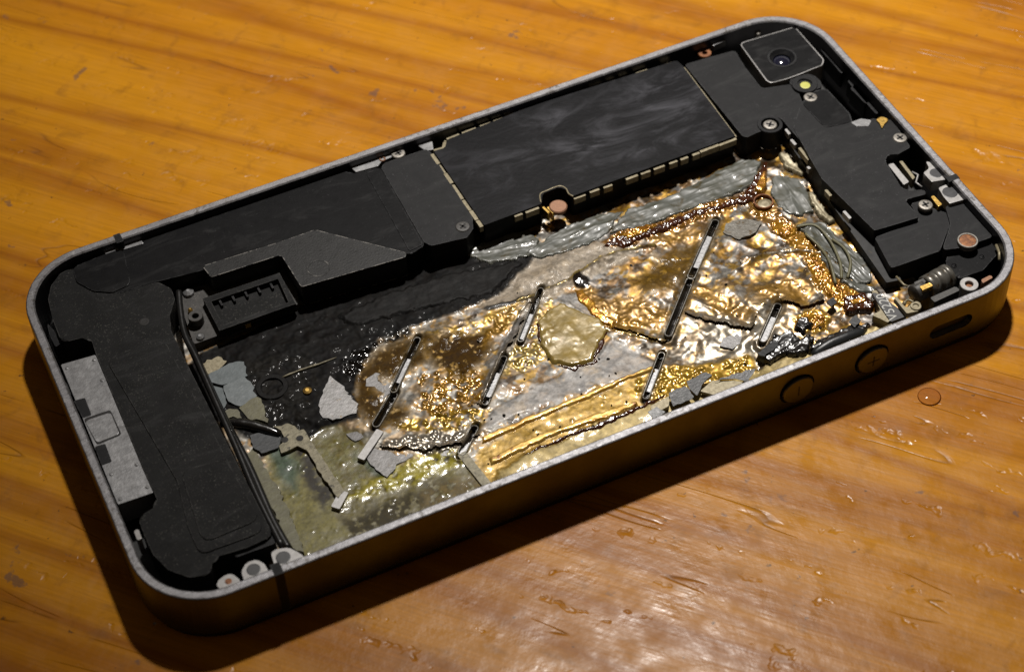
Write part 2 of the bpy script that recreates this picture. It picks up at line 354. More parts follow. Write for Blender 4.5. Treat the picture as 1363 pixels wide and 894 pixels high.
def bool_cut(o, cutter):
    md = o.modifiers.new('cut', 'BOOLEAN'); md.operation = 'DIFFERENCE'; md.object = cutter; md.solver = 'EXACT'
    bpy.context.view_layer.update(); dg = bpy.context.evaluated_depsgraph_get()
    me = bpy.data.meshes.new_from_object(o.evaluated_get(dg)); o.modifiers.clear(); o.data = me
    bpy.data.objects.remove(cutter, do_unlink=True)

# ------------------------------------------------------------------ table
phone = None
def build_table():
    bm = bmesh.new(); bmesh.ops.create_grid(bm, x_segments=4, y_segments=4, size=700)
    bmesh.ops.translate(bm, verts=bm.verts, vec=(60, 20, TABLE_Z))
    top = list(bm.faces); r = bmesh.ops.extrude_face_region(bm, geom=top)
    bmesh.ops.translate(bm, verts=[g for g in r['geom'] if isinstance(g, bmesh.types.BMVert)], vec=(0, 0, -25))
    o = bm_obj('tabletop', bm, 'wood'); o['kind'] = 'structure'; o['label'] = 'scratched orange lacquered pine tabletop'
build_table()

# ------------------------------------------------------------------ phone root
ROOT = Vector((57.6*S, 29.3*S, TABLE_Z*S))
phone = bpy.data.objects.new('smartphone', None); col.objects.link(phone); phone.location = ROOT
phone['label'] = 'opened smartphone with steel frame and burnt-out battery lying on the wooden table'; phone['category'] = 'phone'
phone.empty_display_size = .05

W, H, RAD = 115.2, 58.6, 9.06
def rr(off, z, seg=14):
    P = []; r = RAD-off
    for cx, cy, a0 in ((W-RAD, RAD, -90), (W-RAD, H-RAD, 0), (RAD, H-RAD, 90), (RAD, RAD, 180)):
        for k in range(seg+1):
            a = math.radians(a0+90*k/seg); P.append((cx+r*math.cos(a), cy+r*math.sin(a), z))
    return P
frame = loft('frame', [rr(.25, -7.0), rr(.05, -6.85), rr(0, -6.6), rr(0, -.22), rr(.06, -.07), rr(.18, 0), rr(.98, 0), rr(1.16, -.15), rr(1.42, -6.0), rr(1.42, -7.0)], 'steel', phone, closed=True)
loft('front_glass', [rr(.55, -6.95), rr(.45, -7.05), rr(.45, -8.05), rr(.7, -8.29)], 'glass', phone, True, True)
loft('chassis_plate', [rr(1.36, -6.9), rr(1.36, -6.6)], 'pit', phone, True, True)

# volume buttons and mute slot in the front face
def front_cap(cx, cz, hx, r, y, n=12):
    P = []
    for s, a0 in ((1, -90), (-1, 90)):
        for k in range(n+1):
            a = math.radians(a0+180*k/n); P.append((cx+s*hx+r*math.cos(a), y, cz+r*math.sin(a)))
    return P
bz = -3.75
for (px, py), sign in (((1061, 516), '-'), ((1160, 479), '+')):
    x, _ = at_front(px, py); z = bz
    bool_cut(frame, loft('cutter', [front_cap(x, z, .02, 2.38, -1), front_cap(x, z, .02, 2.38, .75)], None, phone, True, True))
    b = loft('volume_button', [front_cap(x, z, .02, 2.14, .78), front_cap(x, z, .02, 2.14, -.28), front_cap(x, z, .02, 2.02, -.42), front_cap(x, z, .02, 1.86, -.46)], 'band', phone, True, True,
             label='round volume button with a %s mark' % ('plus' if sign == '+' else 'minus'))
    def bar(hx, hz):
        bm = bmesh.new(); bmesh.ops.create_cube(bm, size=1); bmesh.ops.scale(bm, vec=(2*hx, .03, 2*hz), verts=bm.verts)
        bmesh.ops.translate(bm, verts=bm.verts, vec=(x, -.468, z)); return bm
    # the phone lies face down, so the minus stands upright along the button row as seen here
    bm_obj('button_mark', bar(.09, .85), 'hole', b)
    if sign == '+': bm_obj('button_mark', bar(.85, .088), 'hole', b)
x0, _ = at_front(1247, 437); x1, _ = at_front(1287, 420); xm = (x0+x1)/2; hx = (x1-x0)/2-.2
bool_cut(frame, loft('cutter', [front_cap(xm, -3.6, hx, 1.12, -1), front_cap(xm, -3.6, hx, 1.12, 1.15)], None, phone, True, True))
loft('mute_slot', [front_cap(xm, -3.6, hx, 1.10, 1.14), front_cap(xm, -3.6, hx, 1.10, .75), front_cap(xm, -3.6, hx-.3, .6, .72)], 'hole', frame, True, True)

# antenna gaps: black inlays running over the rim and down the side
def gap(x0, x1, y0, y1, parent):
    bm = bmesh.new(); bmesh.ops.create_cube(bm, size=1); bmesh.ops.scale(bm, vec=(x1-x0, y1-y0, 7.0), verts=bm.verts)
    bmesh.ops.translate(bm, verts=bm.verts, vec=((x0+x1)/2, (y0+y1)/2, -3.47)); bm_obj('antenna_gap', bm, 'plastic', parent)
gx = at(372, 764, 0)[0]; gap(gx-.55, gx+.55, -.02, 1.6, frame)
gx = at(155, 312, 0)[0]; gap(gx-.45, gx+.45, H-1.6, H+.02, frame)
gy = at(1270, 236, 0)[1]; gap(W-1.6, W+.02, gy-.45, gy+.45, frame)

frame.data.materials.append(M['band'])
for p_ in frame.data.polygons:
    if abs(p_.normal.z) < .6: p_.material_index = 1
# ------------------------------------------------------------------ screws
def screw(px, py, z, r=.95, m='screw', recess=True, label=None):
    c = at(px, py, z); a = random.uniform(0, 1.5)
    s = disc('screw', c, [(r, z-.5), (r, z-.12), (r-.1, z-.02), (r*.6, z)], m, phone, label=label)
    if recess:
        for k in (0, 1):
            d = Vector((math.cos(a+k*math.pi/2), math.sin(a+k*math.pi/2)))*r*.56
            q = Vector(c); box_between('cross_slot', tuple(q-d), tuple(q+d), r*.3, z+.012, z-.2-.01*k, 'hole', s)
    return s

# ------------------------------------------------------------------ left end: speaker module, cable, dock plate
ZS = -1.3
spk = plate('speaker_module', [(64, 398), (68, 380), (80, 364), (96, 356), (150, 372), (212, 376), (228, 384), (233, 398), (226, 420), (228, 440), (246, 478), (300, 585), (364, 712), (330, 728), (283, 742), (281, 764), (252, 768), (224, 758), (204, 738), (192, 712), (183, 688), (212, 671), (190, 622), (128, 472), (120, 447), (82, 456), (70, 425)],
            ZS, -5.5, 'plastic_dusty', phone, r=1.0, bev=.35)
plate('raised_panel', [(141, 478), (206, 452), (222, 458), (352, 706), (292, 728), (266, 738), (250, 700), (236, 640)], ZS+.16, ZS-.4, 'plastic_dusty', spk, r=1.2, bev=.16)
plate('raised_panel', [(240, 626), (300, 610), (346, 690), (270, 722)], ZS+.30, ZS-.4, 'plastic_dusty', spk, r=1.2, bev=.16)
plate('module_foot', [(225, 745), (278, 738), (282, 762), (252, 768), (232, 762)], ZS-.25, -4, 'plastic', spk, r=.6, bev=.2)
plate('module_foot', [(308, 724), (362, 708), (368, 722), (312, 742)], ZS-.5, -4, 'plastic', spk, r=.4, bev=.2)
disc('pit_mark', at(192, 428, ZS), [(.62, ZS-.3), (.62, ZS+.02), (.45, ZS+.035), (.3, ZS+.02)], 'hole', spk)
cz = -1.7
tube('speaker_cable', smooth_path([(*at(x, y, cz), cz) for x, y in [(238, 388), (240, 412), (246, 445), (262, 478), (284, 528), (312, 590), (342, 660), (376, 728)]]), .42, 'rubber', phone)
tube('sealing_gasket', smooth_path([(*at(x, y, -2.4), -2.4) for x, y in [(252, 456), (272, 500), (300, 560), (332, 622), (362, 690), (384, 730)]]), .5, 'rubber', phone)
dock = plate('dock_plate', [(81, 485), (127, 472), (204, 655), (157, 671)], -1.5, -5, 'silver', phone, r=.12, bev=.1)
for q in ([(98, 533), (113, 529), (122, 552), (110, 556)], [(126, 594), (140, 590), (149, 614), (135, 619)]):
    plate('plate_slot', q, -1.46, -1.8, 'plastic', dock, r=.2, bev=.03)
plate('plate_seam', [(111, 557), (147, 545), (162, 578), (129, 592)], -1.475, -1.9, 'hole', dock, r=.4, bev=.02)
plate('plate_tab', [(113, 560), (147, 548.5), (159, 577), (129, 589)], -1.42, -1.9, M['cream'] if False else 'silver', dock, r=.4, bev=.06)
for q in ((89, 490), (125, 479), (136, 506), (182, 618), (148, 631), (196, 648), (160, 664)):
    c = at(*q, -1.5); disc('rivet', c, [(.28, -1.6), (.24, -1.44), (.1, -1.38)], 'silver', dock, n=10)
plate('frame_lug', [(178, 706), (184, 703), (189, 716), (183, 719)], -1.2, -4, 'lug', frame, r=.2, bev=.08)
plate('corner_block', [(62, 428), (72, 440), (82, 456), (74, 462), (66, 446)], -2.0, -5, 'plastic', phone, r=.2, bev=.1)
tube('corner_wire', smooth_path([(*at(x, y, -1.6), -1.6) for x, y in [(52, 395), (56, 384), (66, 372), (78, 364)]]), .3, 'steel', phone)

# ------------------------------------------------------------------ back edge: long bracket, connector
ZB = -1.25
brk = plate('side_bracket', [(96, 356), (140, 338), (192, 322), (198, 312), (212, 312), (300, 283), (384, 250), (386, 246), (418, 238), (458, 226), (466, 232), (508, 222), (566, 326), (548, 338), (470, 330), (420, 308), (372, 324), (268, 360), (200, 377), (160, 390), (125, 388), (102, 375)], ZB, -5.5, 'tape', phone, r=.8, bev=.22)
plate('bracket_end', [(96, 356), (140, 338), (164, 330), (174, 378), (150, 389), (124, 387), (102, 375)], ZB+.14, ZB-.3, 'tape', brk, r=1.0, bev=.12)
plate('bracket_ridge', [(487, 230), (507, 224), (563, 325), (545, 334)], ZB+.10, ZB-.3, 'tape', brk, r=.3, bev=.08)
cov = plate('connector_cover', [(269, 354), (372, 322), (419, 305.5), (541, 336), (540, 342), (401, 382), (374, 339), (281, 369)], ZB+.10, -4.6, 'worn', phone, r=.35, bev=.14)
c = at(424, 357, ZB+.1); ring('embossed_ring', c, 1.5, 1.25, ZB+.13, ZB-.2, 'worn', cov)
board = plate('connector_board', [(233, 384), (262, 372), (388, 345), (398, 404), (330, 432), (258, 458)], -3.9, -5.5, 'pcb', phone, r=.3, bev=.1)
zt = -2.75
sock_o = ats([(270, 397), (372, 363), (394, 404), (292, 440)], zt); sock_i = ats([(281, 401), (370, 371), (384, 402), (297, 432)], zt)
def quad_ring(name, A, B, z1, z0, m, parent, zi=None):
    zi = z0 if zi is None else zi
    L = [[(x, y, z0) for x, y in A], [(x, y, z1) for x, y in A], [(x, y, z1) for x, y in B], [(x, y, zi) for x, y in B]]
    return loft(name, L, m, parent, closed=True)
sock = quad_ring('connector_socket', sock_o, sock_i, zt, -4.2, 'plastic_dusty', phone)
plate_mm('socket_floor', sock_i, -3.5, -4.2, 'plastic_dusty', sock, r=0, bev=0)
a, b = Vector(sock_i[0]), Vector(sock_i[1]); dn_ = (Vector(sock_i[3])-a).normalized()
for k in range(5):
    q = a.lerp(b, .12+.19*k); box_between('contact_pin', tuple(q), tuple(q+dn_*1.0), .25, -3.0, -3.6, 'plastic', sock)
for q, mm in (((330, 432), 'brass'), ((365, 413), 'brass'), ((358, 361), 'brass')):
    c = at(*q, -3.6); plate_mm('solder_pad', [(c[0]-.4, c[1]-.15), (c[0]+.4, c[1]-.15), (c[0]+.4, c[1]+.2), (c[0]-.4, c[1]+.2)], -3.3, -4, mm, board, r=.1, bev=.05)
c = at(260, 420, -2.6); ring('screw_post', c, .95, .42, -2.6, -4.2, 'pcb', phone)
disc('solder_blob', at(253, 411, -3.3), [(.35, -4), (.3, -3.4), (.12, -3.25)], 'brass', board, n=10)
disc('solder_blob', at(266, 446, -3.4), [(.6, -4), (.5, -3.6), (.2, -3.4)], 'silver', board, n=10)
disc('solder_blob', at(250, 386, -3.2), [(.8, -4), (.7, -3.5), (.2, -3.2)], 'silver', board, n=9)
disc('solder_blob', at(272, 357, -1.6), [(.45, -3), (.5, -1.9), (.2, -1.4)], 'lug', cov, n=7)

flapc = plate('connector_plate', [(507, 223), (512, 217), (568, 198), (576, 206), (629, 290), (630, 304), (622, 316), (574, 327), (564, 322)], ZB+.12, -4.8, 'plastic', phone, r=.5, bev=.12)
screw(616, 301, ZB+.26, .95, 'pcb'); screw(530, 203.5, ZB+.3)
tabs = [[(463, 219), (474, 229), (503, 221), (508, 215), (521, 209), (523, 198), (500, 205)], [(551, 190), (574, 182), (577, 199), (567, 201)], [(384, 247), (390, 243), (415, 234), (410, 241)], [(138, 335), (188, 319), (191, 324), (168, 331), (156, 334), (142, 339)],
        [(604, 168), (632, 160), (630, 167), (614, 173)], [(941, 57), (966, 47), (966, 54), (950, 61)]]
for q in tabs: plate('frame_tab', q, -1.15, -2.2, 'silver', frame, r=.15, bev=.08)
c = at(509, 211, -1.0); ring('tab_hole', c, .45, .25, -1.02, -1.3, 'copper', frame, n=14)

# ------------------------------------------------------------------ board shield
ZH = -1.05
SH = [(577, 201), (592, 197), (595, 186), (708, 141), (901, 80.5), (909, 88), (979, 181), (762, 261), (755, 253), (744, 249), (722, 258), (721, 271), (644, 300)]
sh = plate('board_shield', SH, ZH, -4.7, 'graphite', phone, r=.35, bev=.10)
def clips(P, z, step=(1.1, 2.1), gapr=(.25, .7), out=.22, wid=.42, skip=.08, dz=.35):
    C = Vector((76, 48))
    for i in range(len(P)-1):
        a, b = Vector(at(*P[i], ZH)), Vector(at(*P[i+1], ZH)); d = (b-a); L = d.length; d.normalize(); n = Vector((d.y, -d.x))
        if n.dot(a-C) < 0: n = -n
        s = .1
        while s < L-.2:
            l = min(random.uniform(*step), L-s)
            if random.random() > skip:
                zz = z-random.uniform(0, dz)*.4
                box_between('shield_clip', tuple(a+d*s+n*out), tuple(a+d*(s+l)+n*out), wid*random.uniform(.7, 1.1), zz, zz-.9, 'cream', sh)
            s += l+random.uniform(*gapr)
clips([(644, 300), (721, 271)], ZH-.22); clips([(762, 261), (930, 199.5)], ZH-.22)
clips([(930, 199.5), (979, 181)], ZH-.15, (2, 3), (.05, .2), skip=0)
clips([(577, 203), (644, 300)], ZH-.05, (1.5, 3.2), (.1, .3), wid=.55, out=.3, skip=0); clips([(595, 186), (708, 141)], ZH-.1, (1.2, 2.2), (.4, .9), wid=.5); clips([(708, 141), (901, 80.5)], ZH-.25, (1, 2), (.6, 1.1))
clips([(577, 201), (592, 197), (595, 186)], ZH-.05, (1, 2), (.05, .1), skip=0)
clips([(909, 88), (979, 181)], ZH-.1, (3, 5), (.05, .1), wid=.22, out=.12, skip=0)
tube('notch_rim', smooth_path([(*at(x, y, ZH-.05), ZH-.05) for x, y in [(720, 270), (719, 259), (728, 254), (744, 248), (753, 251), (757, 258), (763, 261.5)]]), .13, 'cream', sh, n=6)
c = at(743, 274, -2.0); pad = disc('contact_pad', c, [(1.15, -2.6), (1.2, -2.1), (1.05, -2.0)], 'copper', phone)
for q in ((727, 281), (733, 281)):
    c = Vector(at(*q, -2.4)); box_between('pad_leg', tuple(c+Vector((-.1, .7))), tuple(c+Vector((.1, -.6))), .3, -2.2, -3.6, 'brass', pad)
for q in ((688, 148), (873, 82)): screw(*q, -1.6, .85, 'pcb', False)
c = at(938, 71, -1.7); ring('contact_coil', c, .95, .35, -1.6, -2.5, 'rust', phone, n=16)
disc('alignment_post', at(1009, 42, -1.5), [(.45, -3), (.45, -1.6), (.25, -1.5)], 'screw', phone, n=14)

# ------------------------------------------------------------------ right end: camera, brackets, antenna plate
ZA = -1.1
cb = plate('camera_bracket', [(911, 86), (978, 67), (992, 90), (1014, 118), (1054, 112), (1064, 126), (1074, 150), (1096, 176), (1082, 206), (1050, 170), (1040, 158), (1026, 154), (1012, 160), (1014, 174), (994, 183), (988, 181)], ZA, -4.8, 'plastic', phone, r=.4, bev=.12)
cam_o = ats([(984, 58), (1058, 36), (1097, 80), (1095, 87), (1080, 93), (1066, 99), (1046, 106), (1026, 111), (1020, 108)], -.75)
cm = plate_mm('camera_module', cam_o, -.72, -4, 'lug', phone, r=.7, bev=.06)
P2 = [Vector(p) for p in cam_o]; cc_ = sum(P2, Vector((0, 0)))/len(P2)
plate_mm('camera_face', [tuple(cc_+(p-cc_)*(1-.17/(p-cc_).length*1.0)) for p in P2], -.68, -1.2, 'tape', cm, r=.7, bev=.03)
c = at(1041, 77, -.68)
for o_ in [cm]+list(cm.children): bool_cut(o_, loft('cutter', [circ(*c, 1.8, -2.2, 36), circ(*c, 1.8, 1, 36)], None, phone, True, True))
loft('lens_barrel', [circ(*c, 2.2, -.75, 36), circ(*c, 2.0, -.60, 36), circ(*c, 1.75, -.60, 36), circ(*c, 1.25, -1.1, 36), circ(*c, 1.2, -1.5, 36)], 'plastic', cm)
loft('lens', [circ(*c, 1.22, -1.6, 32)]+[circ(*c, r_, -.95-(2.2-math.sqrt(4.84-r_*r_)), 32) for r_ in (1.2, 1.0, .8, .6, .4, .2, .05)], 'lens', cm, True, True, smooth=True)
c = at(1071, 112, -.8)
fl = plate('flash_module', [(1050, 108), (1062, 99), (1082, 99), (1092, 108), (1094, 116), (1080, 121), (1066, 124), (1056, 118)], -.95, -4, 'plastic', phone, r=.6, bev=.15)
ring('flash_ring', c, 1.75, 1.0, -.72, -1.5, 'plastic', fl); disc('flash_led', (c[0]+.05, c[1]-.1), [(.98, -1.3), (.95, -.98), (.5, -.93)], 'led', fl)
for q in ((1079, 129), (1025, 165.5), (1198, 183), (1232, 272)): screw(*q, -.85, .95)
ring('screw_boss', at(1025, 165.5, -1.0), 1.7, 1.2, -.95, -4, 'plastic', cb)
ZP = -1.0
ap = plate('antenna_plate', [(1082, 121), (1100, 118), (1131, 151), (1136, 166), (1162, 158), (1188, 160), (1212, 196), (1196, 205), (1182, 206), (1178, 214), (1200, 250), (1212, 254), (1229, 252), (1234, 258), (1204, 266), (1224, 289), (1164, 307), (1094, 238), (1083, 219), (1056, 170), (1066, 138)], ZP, -5.2, 'plastic', phone, r=.35, bev=.14)
plate('plate_fold', [(1083, 122), (1100, 119), (1130, 151), (1134, 162), (1098, 170), (1068, 138)], ZP+.08, ZP-.3, 'tape', ap, r=.8, bev=.05)
plate('torn_paint', [(1132, 163), (1146, 158), (1160, 160), (1156, 168), (1140, 168)], ZP+.05, ZP-.2, 'silver', ap, r=.2, bev=.03)
plate('ground_spring', [(1166, 159), (1174, 155), (1183, 159), (1177, 165), (1174, 171), (1171, 164)], -.75, -1.5, 'brass', phone, r=.25, bev=.06)
zq = -2.2
spr = plate('spring_contact', [(1182, 219), (1189, 217), (1210, 242), (1203, 246)], zq, -3.6, 'lug', phone, r=.1, bev=.06)
plate('spring_leaf', [(1197, 215), (1201, 214), (1218, 236), (1215, 239)], zq+.3, -3.6, 'cream', spr, r=.05, bev=.05)
tube('spring_wire', [(*at(x, y, -1.9), -1.9) for x, y in [(1214, 229), (1222, 233), (1219, 243), (1227, 249)]], .14, 'lug', spr, n=6)
for q in ([(1166, 152), (1128, 108), (1134, 104), (1172, 148)], [(1120, 98), (1092, 66), (1098, 62), (1126, 94)], [(1108, 72), (1084, 44), (1096, 46), (1118, 70)], [(1152, 138), (1132, 118), (1138, 112), (1160, 134)]):
    plate('edge_rail', q, -1.9, -4.5, 'plastic', phone, r=.2, bev=.12)
for q, hole in (([(1232, 214), (1240, 217), (1250, 226), (1262, 233), (1264, 238), (1240, 242), (1229, 230), (1237, 224)], (1246, 230.5)), ([(1249, 250), (1268, 242), (1279, 254), (1285, 265), (1264, 271), (1256, 262)], (1264.5, 256))):
    l = plate('frame_lug', q, -.8, -2.5, 'lug', frame, r=.25, bev=.08)
    h = at(*hole, -.8); R_ = 1.0 if hole[0] > 1250 else .85
    disc('lug_hole', h, [(R_, -1.2), (R_, -.79), (R_*.9, -.775)], 'flex', frame, n=20)
plate('gold_pad', [(1239, 262), (1243, 260), (1254, 272), (1249, 275)], -.95, -2, 'brass', phone, r=.1, bev=.06)
zl = -1.7
lb = plate('ringer_box', [(1164, 316), (1224, 293), (1212, 272), (1222, 266), (1244, 278), (1262, 284), (1264, 300), (1251, 334), (1186, 357)], zl, -5.2, 'plastic', phone, r=.4, bev=.18)
cp = plate('corner_plate', [(1258, 274), (1282, 267), (1322, 315), (1302, 322), (1276, 330), (1254, 333), (1265, 298)], -1.35, -3, 'plastic', phone, r=.5, bev=.12)
plate('corner_clamp', [(1262, 338), (1300, 326), (1330, 318), (1326, 340), (1308, 360), (1290, 366), (1276, 372), (1258, 350)], -2.3, -5, 'tape', phone, r=.7, bev=.4)
sb = screw(1288, 320, -.95, 1.28, 'rust', False, label='large rusty copper screw'); c = at(1288, 320, -.95); ring('screw_collar', c, 1.32, 1.05, -.88, -1.6, 'screw', sb)
for q in ((1270, 353), (1307, 341)): disc('rivet', at(*q, -2.2), [(.4, -2.8), (.35, -2.2), (.1, -2.1)], 'tape', phone, n=12)
c = at(1290, 378, -1.0); ring('screw_post', c, 1.15, .5, -.95, -4, 'lug', phone); disc('post_core', c, [(.5, -4), (.5, -1.4)], 'rust', phone, n=14)
# vibration motor
def cyl(name, p, q, r, m, parent, prof=None):
    P, Q = Vector(p), Vector(q); pts = [P.lerp(Q, t) for t, _ in (prof or [(0, 1), (1, 1)])]; return tube(name, pts, [r*k for _, k in (prof or [(0, 1), (1, 1)])], m, parent, n=20)
A = Vector((*at(1216, 392, -2.6), -2.6)); B = Vector((*at(1262, 366, -2.6), -2.6))
mo = cyl('vibration_motor', A.lerp(B, .35), B, 1.5, 'rib', phone, [(0, .85), (.02, 1), (.3, 1), (.31, .92), (.42, .92), (.43, 1), (.7, 1), (.71, .92), (.82, .92), (.83, 1), (1, 1)])
cyl('motor_weight', A, A.lerp(B, .3), 1.2, 'pcb', mo, [(0, .9), (.08, 1), (.92, 1), (1, .9)])
plate('motor_terminal', [(1224, 381), (1238, 376), (1242, 380), (1228, 386)], -1.35, -2.2, 'brass', mo, r=.1, bev=.05)
plate('motor_bracket', [(1238, 396), (1272, 381), (1278, 386), (1244, 402)], -1.3, -3.2, 'pcb', mo, r=.15, bev=.1)
plate('motor_bracket', [(1216, 376), (1238, 366), (1242, 370), (1220, 381)], -1.5, -3.2, 'pcb', mo, r=.15, bev=.1)
fx = plate('front_flex', [(1160, 388), (1172, 392), (1208, 420), (1186, 428), (1168, 402)], -3.2, -4.5, 'flex', phone, r=.2, bev=.05)
gb = plate('gold_bracket', [(1190, 396), (1193, 394), (1206, 410), (1220, 400), (1226, 404), (1222, 414), (1207, 417), (1203, 412)], -2.4, -3.2, 'cream', phone, r=.2, bev=.05)
ring('bracket_eye', at(1219, 407, -2.3), .7, .35, -2.25, -2.6, 'cream', gb, n=16)
tube('gold_wire', smooth_path([(*at(x, y, -2.3), -2.3) for x, y in [(1204, 402), (1209, 399), (1216, 402)]], 4), .14, 'cream', gb, n=6)
disc('wire_tip', at(1204, 402, -2.2), [(.25, -2.6), (.28, -2.3), (.1, -2.15)], 'cream', gb, n=10)
tube('latch_wire', [(*at(x, y, -1.9), -1.9) for x, y in [(1193, 368), (1203, 379), (1208, 381)]], .16, 'cream', phone, n=6)
tube('side_wire', [(*at(x, y, -1.6), -1.6) for x, y in [(1326, 326), (1330, 336), (1330, 346)]], .2, 'cream', phone, n=6)
plate('corner_pad', [(1306, 372), (1318, 366), (1322, 369), (1308, 377)], -.4, -2, 'copper', frame, r=.15, bev=.08)
for a_, b_, m_ in (((1046, 172), (1051, 179), 'lug'), ((1053, 186), (1059, 193), 'lug'), ((1064, 197), (1077, 213), 'cream'), ((1075, 222), (1078, 225), 'lug'), ((1099, 253), (1106, 261), 'cream'), ((1123, 281), (1132, 291), 'lug')):
    box_between('edge_spring', tuple(at(*a_, -1.6)), tuple(at(*b_, -1.6)), .4, -1.55, -2.4, m_, phone)
plate('board_ledge', [(1040, 176), (1052, 172), (1120, 262), (1200, 372), (1180, 376)], -3.2, -5.6, 'pit', phone, r=.1, bev=.2)
# printed code on the flex
fc = bpy.data.curves.new('board_code', 'FONT'); fc.body = 'V5220'; fc.size = 1.75*S; fc.extrude = .01*S; fc.align_x = 'CENTER'; fc.align_y = 'CENTER'
to = bpy.data.objects.new('board_code', fc); col.objects.link(to)
a_, b_ = Vector(at(1190, 424, -3.18)), Vector(at(1172, 392, -3.18)); q = (a_+b_)/2; ang = math.atan2((b_-a_).y, (b_-a_).x)
bpy.context.view_layer.update(); tm = bpy.data.meshes.new_from_object(to.evaluated_get(bpy.context.evaluated_depsgraph_get()))
bpy.data.objects.remove(to, do_unlink=True)
tm.transform(Matrix.Translation((q.x*S, q.y*S, -3.18*S)) @ Matrix.Rotation(ang, 4, 'Z')); link('board_code', tm, 'white', fx)

# front-left frame lugs shaped like a D, with a hole
for q, hole, r_ in (([(325, 772), (321, 760), (328, 748), (342, 744), (352, 750), (360, 764), (330, 776)], (337.5, 757.5), .8), ([(361, 737), (364, 731), (384, 728), (396, 734), (408, 742), (390, 752), (368, 760)], (377, 741.5), .85)):
    plate('frame_lug', q, -.35, -2.5, 'lug', frame, r=.5, bev=.1)
    h = at(*hole, -.35); disc('lug_hole', h, [(r_, -1), (r_, -.34), (r_*.9, -.325)], 'flex', frame, n=18)
plate('frame_lug', [(290, 782), (288, 774), (298, 766), (308, 762), (318, 770), (322, 778), (300, 786)], -.3, -2.5, 'lug', frame, r=.5, bev=.1)
disc('lug_hole', at(304, 773, -.28), [(.4, -1), (.4, -.285), (.3, -.27)], 'rust', frame, n=14)

# ------------------------------------------------------------------ the burnt battery
ZC = -4.7
bat = bpy.data.objects.new('burnt_battery', None); col.objects.link(bat); bat.parent = phone; bat.empty_display_size = .02
bat['label'] = 'burst battery cell with scorched foil, amber resin and char'
GX0, GX1, GY0, GY1, GS = 14.5, 103.5, 1.3, 44.0, .11
gx = np.arange(GX0, GX1, GS); gy = np.arange(GY0, GY1, GS); X, Y = np.meshgrid(gx, gy)
WX = X+(fbm(X*.9, Y*.9, 4, 1)-.5)*1.6; WY = Y+(fbm(X*.9, Y*.9, 4, 9)-.5)*1.6           # torn, uneven outlines
Wx2 = X+(fbm(X*1.5, Y*1.5, 3, 21)-.5)*.5; Wy2 = Y+(fbm(X*1.5, Y*1.5, 3, 29)-.5)*.5
f1 = fbm(X*.35, Y*.35, 5, 3); f2 = fbm(X*1.3, Y*1.3, 4, 5); f3 = fbm(X*4, Y*4, 3, 7)
C = np.zeros(X.shape+(3,)); C[:] = (.185, .172, .15)
C *= (.85+.9*(f1[..., None]-.5)+.8*(f2[..., None]-.5)+.7*(f3[..., None]-.5))
ROU = np.full(X.shape, .46)-.10*sstep(60, 80, X); MET = np.full(X.shape, .48); WET = np.full(X.shape, .05)+.25*sstep(66, 84, X)*sstep(32, 20, Y); BMP = np.full(X.shape, .12); SPE = np.full(X.shape, .5)
Z = np.full(X.shape, ZC)
Z += .55*(f1-.5)+.06*(f2-.5)
def stamp(pts, c=None, a=1.0, fe=.3, rough=None, metal=None, wet=None, dz=0, bub=0, rid=0, wid=None, warp=1, speck=0, flat=0, spec=None, bmp=None):
    global Z, ROU, MET, WET, C
    P = ats(pts, ZC); pa = np.array(P); mg = 3+(wid or 0)
    i0 = max(int((pa[:, 1].min()-mg-GY0)/GS), 0); i1 = int((pa[:, 1].max()+mg-GY0)/GS); j0 = max(int((pa[:, 0].min()-mg-GX0)/GS), 0); j1 = int((pa[:, 0].max()+mg-GX0)/GS)
    s = (slice(i0, i1), slice(j0, j1))
    xx, yy = {0: (X, Y), 1: (WX, WY), 2: (Wx2, Wy2)}[warp]
    d = poly_sd(xx[s], yy[s], P, wid is None)
    if wid: d = d-wid
    k = (1-sstep(-fe, fe, d))*a
    if speck: k = k*sstep(speck-.08, speck+.08, fbm(X[s]*1.7, Y[s]*1.7, 4, 41))
    if c is not None:
        cc = np.array(c)*.72*(.35+.7*f2[s][..., None]+.6*f3[s][..., None]); C[s] = C[s]*(1-k[..., None])+cc*k[..., None]
    for arr, v in ((ROU, rough), (MET, metal), (WET, wet), (SPE, spec), (BMP, bmp)):
        if v is not None: arr[s] = arr[s]*(1-k)+v*k
    if flat: Z[s] = Z[s]*(1-k*flat)+k*flat*(Z[s][k > .5].mean() if (k > .5).any() else ZC)
    if dz: Z[s] += dz*k
    if rid: Z[s] += rid*k*(ridged(X[s]*.8, Y[s]*.8, 3, 13)-.6)
    if bub:
        n = vn(X[s]*2.3, Y[s]*2.3, 51)*vn(X[s]*3.7, Y[s]*3.7, 57); Z[s] += bub*k*(sstep(.12, .55, n)-.3)
# wrinkles over the right half of the foil, running towards the front corner
wr = ridged((X*.9+Y*.5)*.40, (Y*.9-X*.35)*.16, 2, 61); wr2 = ridged((X*.7-Y*.6)*.6, (Y*.8+X*.4)*.26, 2, 67)
mr = sstep(62, 74, X)
fold = ridged((X*.8+Y*.4)*.16, (Y*.9-X*.3)*.24, 2, 63); Z += mr*(.26*(wr-.6)+.12*(wr2-.6)+.55*(fold-.6))+(1-mr)*(.05*(wr-.6)+.25*(fold-.6))
# the cell slumps towards its front left
Z += -.016*np.clip(28-Y, 0, 28)-.010*np.clip(60-X, 0, 50)+.3*np.exp(-((X-78)/18)**2-((Y-22)/10)**2)
